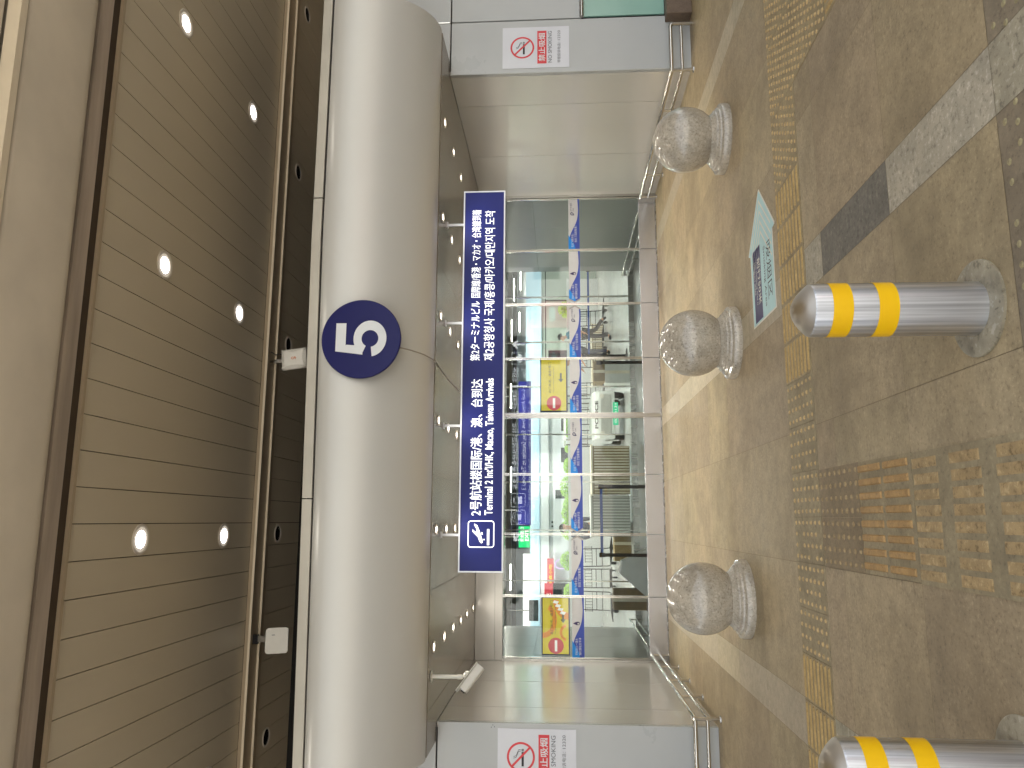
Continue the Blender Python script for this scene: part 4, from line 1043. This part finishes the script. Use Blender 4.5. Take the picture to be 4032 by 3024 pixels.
    tag(m.build('long_planter', 'planter', at=(1, 16.8, 0)), 'long white planter in front of the kiosk carrying clipped green shrubs', 'planter')
    P = [(-2.83, .33, .32), (-1.75, .38, .30), (-1.2, .3, .26), (-.28, .42, .30), (.48, .30, .17), (1.12, .16, .12), (1.85, .33, .17), (3.6, .3, .2), (6.3, .33, .33), (-3.9, .3, .2), (-.9, .3, .2)]
    nm = ['round green shrub beside red shop sign', 'green shrub behind the dark standing person', 'small green shrub left of the tall middle shrub', 'tall round green shrub in front of a kiosk window', 'low green shrub right of the tall middle shrub', 'smallest green shrub under the kiosk window', 'low green shrub by right end of the kiosk', 'green shrub right of the kiosk behind centre leaves', 'round green shrub by pale blue wall at right', 'leftmost green shrub on the planter', 'green shrub between small and tall shrubs']
    for (x, w_, h), l in zip(P, nm):
        o = thing('clipped_shrub', (x, 16.85, 1.12), l, 'shrub', 'clipped shrubs on the long planter')
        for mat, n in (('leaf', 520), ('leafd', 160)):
            m = MB()
            for k in range(n):
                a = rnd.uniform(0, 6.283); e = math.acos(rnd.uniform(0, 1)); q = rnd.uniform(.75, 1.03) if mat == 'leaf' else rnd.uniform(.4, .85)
                c = Vector((x+w_*q*math.sin(e)*math.cos(a), 16.85+.22*q*math.sin(e)*math.sin(a), 1.12+h*q*math.cos(e)+.02))
                u = Vector((rnd.uniform(-1, 1), rnd.uniform(-1, 1), rnd.uniform(-1, 1))).normalized(); v = u.orthogonal().normalized(); s = rnd.uniform(.018, .04)
                m.poly([c-u*s, c-v*s*.5, c+u*s, c+v*s*.5])
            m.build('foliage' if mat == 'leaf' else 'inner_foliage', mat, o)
        m = MB(); m.tube([(x, 16.85, 1.1), (x, 16.85, 1.12+h*.7)], [.03, .012], 8); m.build('stem', 'bark', o)
    # stanchions and belts
    def stanchion(x, y, lab, belt=None):
        o = thing('queue_post', (x, y, 0), lab, 'queue post', 'black queue posts behind the doors')
        m = MB(); m.lathe([(.15, .0), (.15, .012), (.13, .025), (.03, .03)], (x, y, 0), 28); m.build('base', 'blackplastic', o, smooth=40)
        m = MB(); m.tube([(x, y, .025), (x, y, .80)], .026, 14); m.build('pole', 'blackplastic', o, smooth=40)
        m = MB(); m.lathe([(.034, .76), (.036, .78), (.036, .83), (.03, .842)], (x, y, 0), 18); m.build('belt_head', 'blackplastic', o, smooth=40)
        if belt:
            m = MB(); a = Vector((x, y, 0)); b = Vector(belt); d = (b-a).normalized()
            m.prism([tuple(a+d*.035+FZ*.78), tuple(b+FZ*.78), tuple(b+FZ*.822), tuple(a+d*.035+FZ*.822)], Vector((-d.y, d.x, 0))*.003); m.build('belt', 'belt', o)
    stanchion(-.933, 1.2, 'black queue post with blue belt, the middle one of three near the doors', (-1.93, 1.2, 0))
    stanchion(-1.96, 1.2, 'black queue post at end of blue belt behind second leaf')
    stanchion(1.02, 1.2, 'black queue post behind the leaf right of the yellow screen')
    stanchion(2.0, 5.2, 'black queue post with long blue belt near the walking person', (3.9, 5.2, 0))
    stanchion(3.9, 5.2, 'black queue post at far right end of long blue belt')
    # slatted counters, cartons
    def counter(x, y, w_, h, lab, mat, d=.5):
        o = thing('slatted_counter', (x, y, 0), lab, 'counter', 'slatted counters in the hall')
        m = MB(); m.box(x-w_/2, x+w_/2, y, y+d, .05, h); m.build('body', 'carton' if mat == 'slat' else 'hwall', o)
        m = MB(); n = int(w_/.055)
        for i in range(n): q = x-w_/2+(i+.5)*w_/n; m.box(q-.015, q+.015, y-.02, y-.001, .06, h-.03)
        m.build('slats', mat, o)
        m = MB(); m.box(x-w_/2-.03, x+w_/2+.03, y-.04, y+d+.03, h, h+.03); m.build('top', mat, o)
    counter(-.45, 4.6, .95, .78, 'beige slatted counter behind police cart', 'slat')
    counter(-1.35, 4.7, .8, .8, 'white slatted counter behind the dark standing person', 'slatw')
    counter(3.6, 12.3, 1.9, .42, 'low beige slatted counter below the walking person', 'slat')
    def carton(x, y, w_, d, h, z, lab, mat='carton'):
        o = thing('carton', (x, y, z), lab, 'carton', 'cartons in the hall')
        m = MB(); m.box(x-w_/2, x+w_/2, y, y+d, z, z+h); m.build('box', mat, o, bevel=.004)
        m = MB(); m.box(x-.03, x+.03, y-.0015, y, z, z+h); m.build('tape', 'slat', o)
    carton(1.45, 4.2, .44, .35, .53, .0, 'pale striped box on the floor behind the plain yellow screen leaf', 'slatw')
    carton(1.47, 4.22, .40, .3, .23, .53, 'brown carton stacked on a pale striped box')
    carton(-2.75, 2.6, .34, .3, .55, 0, 'tall brown carton behind leftmost leaf')
    carton(-1.9, 5.2, .7, .4, .34, 0, 'wide brown carton behind the queue post of second leaf')
    m = MB(); m.prism([(-2.7, 2.2, 0), (-1.9, 2.2, 0), (-2.1, 2.2, .42), (-2.3, 2.2, .46)], (0, .4, 0)); 
    tag(m.build('folded_board', 'slatw', at=(-2.3, 2.3, 0)), 'white folded board leaning low behind the second door leaf', 'board')
hall()

def cart():
    x0, x1, y = .32, 1.38, 6.0
    r = thing('police_cart', (.85, y+.8, 0), 'pale grey police patrol cart with green number plate behind centre leaves', 'cart')
    m = MB()
    P = [(0, .22), (0, .56), (.05, .66), (.35, .72), (1.7, .72), (1.75, .65), (1.75, .22)]
    m.prism([(x0, y+a, b) for a, b in P], (x1-x0, 0, 0)); m.build('body', 'police', r, bevel=.03, seg=3)
    m = MB()
    for k in range(9): m.box(x0+.08, x1-.08, y-.006, y+.01, .30+k*.026, .312+k*.026)
    m.build('grille', 'hwall', r)
    m = MB(); txt(m, 'POLICE', (x0+.22, y-.004, .585), FX, FZ, .62, .075, .03); m.build('lettering', 'blackvinyl', r)
    m = MB(); m.box(x0+.30, x1-.26, y-.014, y-.007, .15, .26); p = m.build('number_plate', 'plategreen', r)
    m = MB(); txt(m, '京·00131', (x0+.33, y-.016, .175), FX, FZ, .44, .06, .0); m.build('lettering', 'scrwhite', p)
    m = MB(); m.prism([(x0+.04, y+.3, .73), (x0+.04, y+.32, .73), (x0+.06, y+.52, 1.28), (x0+.06, y+.50, 1.28)], (x1-x0-.08, 0, 0)); m.build('windscreen', 'glass2', r)
    m = MB(); m.box(x0, x1, y+.45, y+1.7, 1.29, 1.34); m.build('roof', 'police', r, bevel=.01)
    for x in (x0+.03, x1-.03):
        m = MB(); m.tube([(x, y+.33, .72), (x, y+.52, 1.29)], .018, 8); m.tube([(x, y+1.65, .72), (x, y+1.65, 1.29)], .018, 8); m.build('roof_post', 'steel', r)
    for x in (x0+.06, x1-.06):
        for yy in (y+.35, y+1.4):
            m = MB(); m.lathe([(.20, -.06), (.22, -.04), (.22, .04), (.20, .06)], (x, yy, .22), 28, 'X'); w_ = m.build('wheel', 'tyre', r, smooth=40)
            m = MB(); m.lathe([(.12, -.065), (.12, .065)], (x, yy, .22), 20, 'X'); m.build('rim', 'steel', w_, smooth=40)
    for x in (x0+.12, x1-.12):
        m = MB(); m.lathe([(.05, -.01), (.05, .0)], (x, y-.002, .50), 18, 'Y'); m.build('headlight', 'whiteplastic', r)
cart()

# ---------------------------------------------------------------- luggage trolleys
def trolleys():
    spots = [(4.6, 11.0, .2), (3.9, 11.4, .1), (3.2, 11.2, -.2), (2.4, 11.5, 0), (1.7, 11.1, .3), (1.0, 11.4, .1), (-2.2, 9.4, .4), (-2.9, 9.7, .1), (-3.6, 9.5, -.2)]
    lab = ['rightmost luggage trolley behind the walking person', 'luggage trolley just behind the walking person', 'luggage trolley under bending grey haired person', 'luggage trolley behind sixth door leaf', 'luggage trolley behind the queue post right of screen', 'luggage trolley behind the centre screen', 'luggage trolley just left of the dark standing person', 'luggage trolley behind the second door leaf', 'leftmost luggage trolley behind the doors']
    proto = None
    for (x, y, rz), l in zip(spots, lab):
        o = thing('luggage_trolley', (x, y, 0), l, 'trolley', 'luggage trolleys in the hall', rz)
        if proto is None:
            m = MB()
            for s in (-.24, .24):
                m.tube([(x+s, y-.4, .14), (x+s, y+.4, .14), (x+s, y+.46, .2), (x+s, y+.52, .88)], .014, 8)
            for yy in (-.35, -.1, .15, .4): m.tube([(x-.24, y+yy, .14), (x+.24, y+yy, .14)], .011, 6)
            for z in (.35, .5): m.tube([(x-.24, y+.49, z), (x+.24, y+.49, z)], .010, 6)
            a = m.build('frame', 'darktube', o, smooth=50)
            m = MB(); m.tube([(x-.26, y+.52, .88), (x+.26, y+.52, .88)], .02, 10); b = m.build('handle', 'blackplastic', o, smooth=50)
            m = MB()
            for i in range(6): m.tube([(x-.2+.08*i, y+.28, .62), (x-.2+.08*i, y+.28, .80)], .006, 6)
            m.tube([(x-.22, y+.28, .62), (x+.22, y+.28, .62)], .008, 6); m.tube([(x-.22, y+.28, .8), (x+.22, y+.28, .8)], .008, 6); m.tube([(x-.22, y+.5, .62), (x-.22, y+.28, .62)], .008, 6); m.tube([(x+.22, y+.5, .62), (x+.22, y+.28, .62)], .008, 6)
            c = m.build('basket', 'blackplastic', o, smooth=50)
            parts = [a, b, c]
            for sx, sy in ((-.2, .36), (.2, .36), (0, -.36)):
                m = MB(); m.lathe([(.06, -.02), (.065, -.01), (.065, .01), (.06, .02)], (x+sx, y+sy, .065), 16, 'X'); parts.append(m.build('wheel', 'tyre', o, smooth=40))
            proto = parts
        else:
            for q in proto: c = q.copy(); COL.objects.link(c); c.parent = o
trolleys()

# ---------------------------------------------------------------- people
def skin(name, mat, parent, nodes, edges, sub=2):
    # nodes in metres relative to the person's feet: name -> (x, y, z, radius)
    ks = list(nodes); me = bpy.data.meshes.new(name)
    me.from_pydata([nodes[k][:3] for k in ks], [(ks.index(a), ks.index(b)) for a, b in edges], [])
    o = bpy.data.objects.new(name, me); COL.objects.link(o); o.parent = parent; ORG[o.name] = ORG[parent.name]
    me.materials.append(MT[mat])
    s = o.modifiers.new('skin', 'SKIN'); s.use_smooth_shade = True
    for k, v in zip(ks, me.skin_vertices[0].data):
        r = nodes[k][3]; v.radius = r if isinstance(r, tuple) else (r, r)
    me.skin_vertices[0].data[0].use_root = True
    d = o.modifiers.new('sub', 'SUBSURF'); d.levels = sub; d.render_levels = sub
    return o
def lerp(a, b, t): return tuple(a[i]+(b[i]-a[i])*t for i in range(3))
def person(at, rz, label, J, cloth, legs, hair, scale=1., sleeve=.55):
    r = thing('person', at, label, 'person'); r.rotation_euler.z = rz; r.scale = (scale,)*3
    N = {}; E = []
    def node(k, p, rad): N[k] = (*p, rad)
    node('hip', J['hip'], (.15, .11)); node('waist', lerp(J['hip'], J['chest'], .45), (.13, .10)); node('chest', J['chest'], (.155, .115))
    node('neckb', lerp(J['chest'], J['head'], .52), .058); node('neck', lerp(J['chest'], J['head'], .66), .05)
    hd = J['head']; node('jaw', (hd[0], hd[1]-.02, hd[2]-.055), .068); node('skull', (hd[0], hd[1]+.012, hd[2]+.035), .092); node('crown', (hd[0], hd[1]+.012, hd[2]+.085), .06)
    E += [('hip', 'waist'), ('waist', 'chest'), ('chest', 'neckb'), ('neckb', 'neck'), ('neck', 'jaw'), ('jaw', 'skull'), ('skull', 'crown')]
    node('nose', (hd[0], hd[1]-.108, hd[2]-.005), .014); E.append(('jaw', 'nose'))
    for s, q in ((-1, 'l'), (1, 'r')):
        node('ear'+q, (hd[0]+s*.09, hd[1]+.015, hd[2]), .014); E.append(('skull', 'ear'+q))
        sh, el, ha = J['sh'+q], J['el'+q], J['ha'+q]
        node('sh'+q, sh, .058); node('el'+q, el, .042); node('ha'+q, ha, (.034, .026)); E += [('chest', 'sh'+q), ('sh'+q, 'el'+q), ('el'+q, 'ha'+q)]
        d = Vector(ha)-Vector(el); d.normalize(); sd = d.cross(Vector((0, 1, 0))); sd = sd.normalized() if sd.length > .1 else Vector((1, 0, 0))
        pm = Vector(ha)+d*.07; node('palm'+q, tuple(pm), (.038, .018)); E.append(('ha'+q, 'palm'+q))
        for k, L_ in ((-1.5, .065), (-.5, .078), (.5, .074), (1.5, .058)):
            b = pm+d*.03+sd*k*.016; node('f%s%s' % (q, k), tuple(b), .009); node('t%s%s' % (q, k), tuple(b+d*L_+Vector((0, -.02, 0))), .007)
            E += [('palm'+q, 'f%s%s' % (q, k)), ('f%s%s' % (q, k), 't%s%s' % (q, k))]
        node('th'+q, tuple(Vector(ha)+d*.06+Vector((0, -.045, 0))), .009); E.append(('ha'+q, 'th'+q))
        hp, kn, an = J['hp'+q], J['kn'+q], J['an'+q]
        node('hp'+q, hp, .085); node('kn'+q, kn, .058); node('an'+q, an, .04); node('to'+q, J['to'+q], (.036, .028)); E += [('hip', 'hp'+q), ('hp'+q, 'kn'+q), ('kn'+q, 'an'+q), ('an'+q, 'to'+q)]
    skin('body', 'skin', r, N, E)
    G = {k: (*N[k][:3], tuple(x+.018 for x in N[k][3]) if isinstance(N[k][3], tuple) else N[k][3]+.018) for k in ('hip', 'waist', 'chest', 'shl', 'shr')}
    G['nk'] = (*lerp(N['chest'], N['neckb'], .75), .075); ge = [('hip', 'waist'), ('waist', 'chest'), ('chest', 'shl'), ('chest', 'shr'), ('chest', 'nk')]
    for q in 'lr':
        G['sl'+q] = (*lerp(J['sh'+q], J['el'+q], sleeve), .06); ge.append(('sh'+q, 'sl'+q))
        if sleeve >= 1.: G['cu'+q] = (*lerp(J['el'+q], J['ha'+q], .92), .042); ge.append(('sl'+q, 'cu'+q))
    skin('shirt', cloth, r, G, ge)
    G = {'hip': (*N['hip'][:3], (.165, .125))}; ge = []
    for q in 'lr':
        for k, rad in (('hp', .10), ('kn', .072), ('an', .058)): G[k+q] = (*N[k+q][:3], rad)
        ge += [('hip', 'hp'+q), ('hp'+q, 'kn'+q), ('kn'+q, 'an'+q)]
    skin('trousers', legs, r, G, ge)
    for q in 'lr':
        a, t = J['an'+q], J['to'+q]
        skin('shoe', 'blackcloth', r, {'a': (a[0], a[1], a[2]-.03, .05), 'b': (*lerp(a, t, .6), .046), 'c': (*lerp(a, t, 1.12), .04)}, [('a', 'b'), ('b', 'c')], 1)
    m = MB(); n = 18
    for j in range(9):
        e = R(8+j*11.5)
        for i in range(n):
            a = 2*math.pi*i/n; k = 1.0
            front = math.sin(a) < -.2
            rr = .112*math.sin(e); z = .118*math.cos(e)
            if front and z < .045: rr *= .72; 
            m.v.append(Vector((hd[0]+rr*math.cos(a), hd[1]+.018+rr*1.06*math.sin(a), hd[2]+.035+max(z, .02 if front else -.09))))
    for j in range(8):
        for i in range(n): m.f.append([j*n+i, (j+1)*n+i, (j+1)*n+(i+1) % n, j*n+(i+1) % n]); m.m.append(0); m.cols.append(None)
    m.f.append(list(range(n))); m.m.append(0); m.cols.append(None)
    o = m.build('hair', hair, None, at=(0, 0, 0), smooth=60); me = o.data
    for v in me.vertices: v.co = v.co/K
    o.parent = r; o.location = (0, 0, 0)
    m = MB()
    for s in (-1, 1): m.lathe([(.001, -.009), (.008, -.004), (.009, .0)], (hd[0]+s*.032, hd[1]-.082, hd[2]+.018), 8, 'Y')
    o = m.build('eyes', 'blackplastic', None, at=(0, 0, 0))
    for v in o.data.vertices: v.co = v.co/K
    o.parent = r; o.location = (0, 0, 0)
    return r
STAND = dict(hip=(0, 0, .92), chest=(0, .0, 1.30), head=(0, -.01, 1.585), shl=(-.19, 0, 1.38), shr=(.19, 0, 1.38), ell=(-.24, .03, 1.12), elr=(.24, .03, 1.12), hal=(-.22, -.10, .90), har=(.22, -.10, .90),
             hpl=(-.09, 0, .86), hpr=(.09, 0, .86), knl=(-.1, -.01, .48), knr=(.1, -.01, .48), anl=(-.1, .02, .08), anr=(.1, .02, .08), tol=(-.11, -.13, .035), tor=(.11, -.13, .035))
WALK = dict(STAND); WALK.update(chest=(0, -.05, 1.29), head=(0, -.12, 1.55), shl=(-.19, -.05, 1.37), shr=(.19, -.05, 1.37), ell=(-.24, -.12, 1.12), elr=(.24, .10, 1.12), hal=(-.2, -.38, 1.05), har=(.22, .0, .9),
            knl=(-.09, -.06, .48), anl=(-.09, -.02, .08), tol=(-.09, -.17, .035), knr=(.09, .10, .50), anr=(.09, .44, .30), tor=(.1, .50, .17))
BEND = dict(STAND); BEND.update(chest=(0, -.22, 1.2), head=(0, -.44, 1.40), shl=(-.19, -.24, 1.25), shr=(.19, -.24, 1.25), ell=(-.24, -.38, 1.0), elr=(.24, -.38, 1.0), hal=(-.2, -.55, .9), har=(.2, -.55, .9))
person((3.62, 9.8, 0), R(-90), 'person in teal shirt and black trousers walking with one leg kicked back', WALK, 'teal', 'blackcloth', 'hairblack', 1.0)
person((3.25, 10.6, 0), R(-60), 'grey haired person in cream shirt bending forward over a trolley', BEND, 'creamcloth', 'navycloth', 'hairgrey', 1.0)
person((-1.6, 5.5, 0), R(20), 'person in dark navy jacket and trousers standing behind third door leaf', STAND, 'navycloth', 'navycloth', 'hairblack', .97, 1.0)

# ================================================================== ACROSS THE ROAD (mirrored in the glass)
r = thing('terrace_building', (0, -40, 0), 'white building with dark windows across the road, mirrored in the glass', 'building')
m = MB(); m.box(-45, 45, -44, -40, -.1, 9); m.build('wall', 'render', r)
for i in range(14):
    x = -39+i*6
    m = MB(); m.box(x, x+3.2, -40.02, -39.97, 1.4, 3.2); m.box(x, x+3.2, -40.02, -39.97, 5, 7); m.build('window', 'darkwin', r)
r = thing('lightbox_advert', (3.85, -12.8, .9), 'pink lamp advert lightbox on a post, mirrored in the right door leaves', 'advert')
def advert():
    x0, x1, y, z0, z1 = 4.9, 5.9, -14.2, 1.05, 2.42
    m = MB(); m.box(x0, x1, y-.12, y-.004, z0, z1); m.build('box', 'steel', r)
    m = MB(); m.poly([(x1-.03, y, z0+.03), (x0+.03, y, z0+.03), (x0+.03, y, z1-.33), (x1-.03, y, z1-.33)]); m.build('pink_panel', 'pink', r)
    m = MB(); m.poly([(x1-.03, y, z1-.325), (x0+.03, y, z1-.325), (x0+.03, y, z1-.03), (x1-.03, y, z1-.03)]); m.build('white_band', 'lbwhite', r)
    m = MB(); txt(m, 'nvc', (x1-.12, y+.002, z1-.25), BX, FZ, .26, .13, .03); txt(m, '雷士照明', (x1-.45, y+.002, z1-.25), BX, FZ, .42, .12, .02); m.build('lettering', 'lbgreen', r)
    m = MB(); m.poly([((x0+x1)/2+a, y+.003, z0+.62+b) for a, b in rrect(0, 0, .5, .22, .09)][::-1]); m.build('lamp_picture', 'lbwhite', r)
    m = MB(); m.box((x0+x1)/2-.1, (x0+x1)/2+.1, y-.1, y-.02, -.13, z0); m.build('post', 'steel', r)
advert()
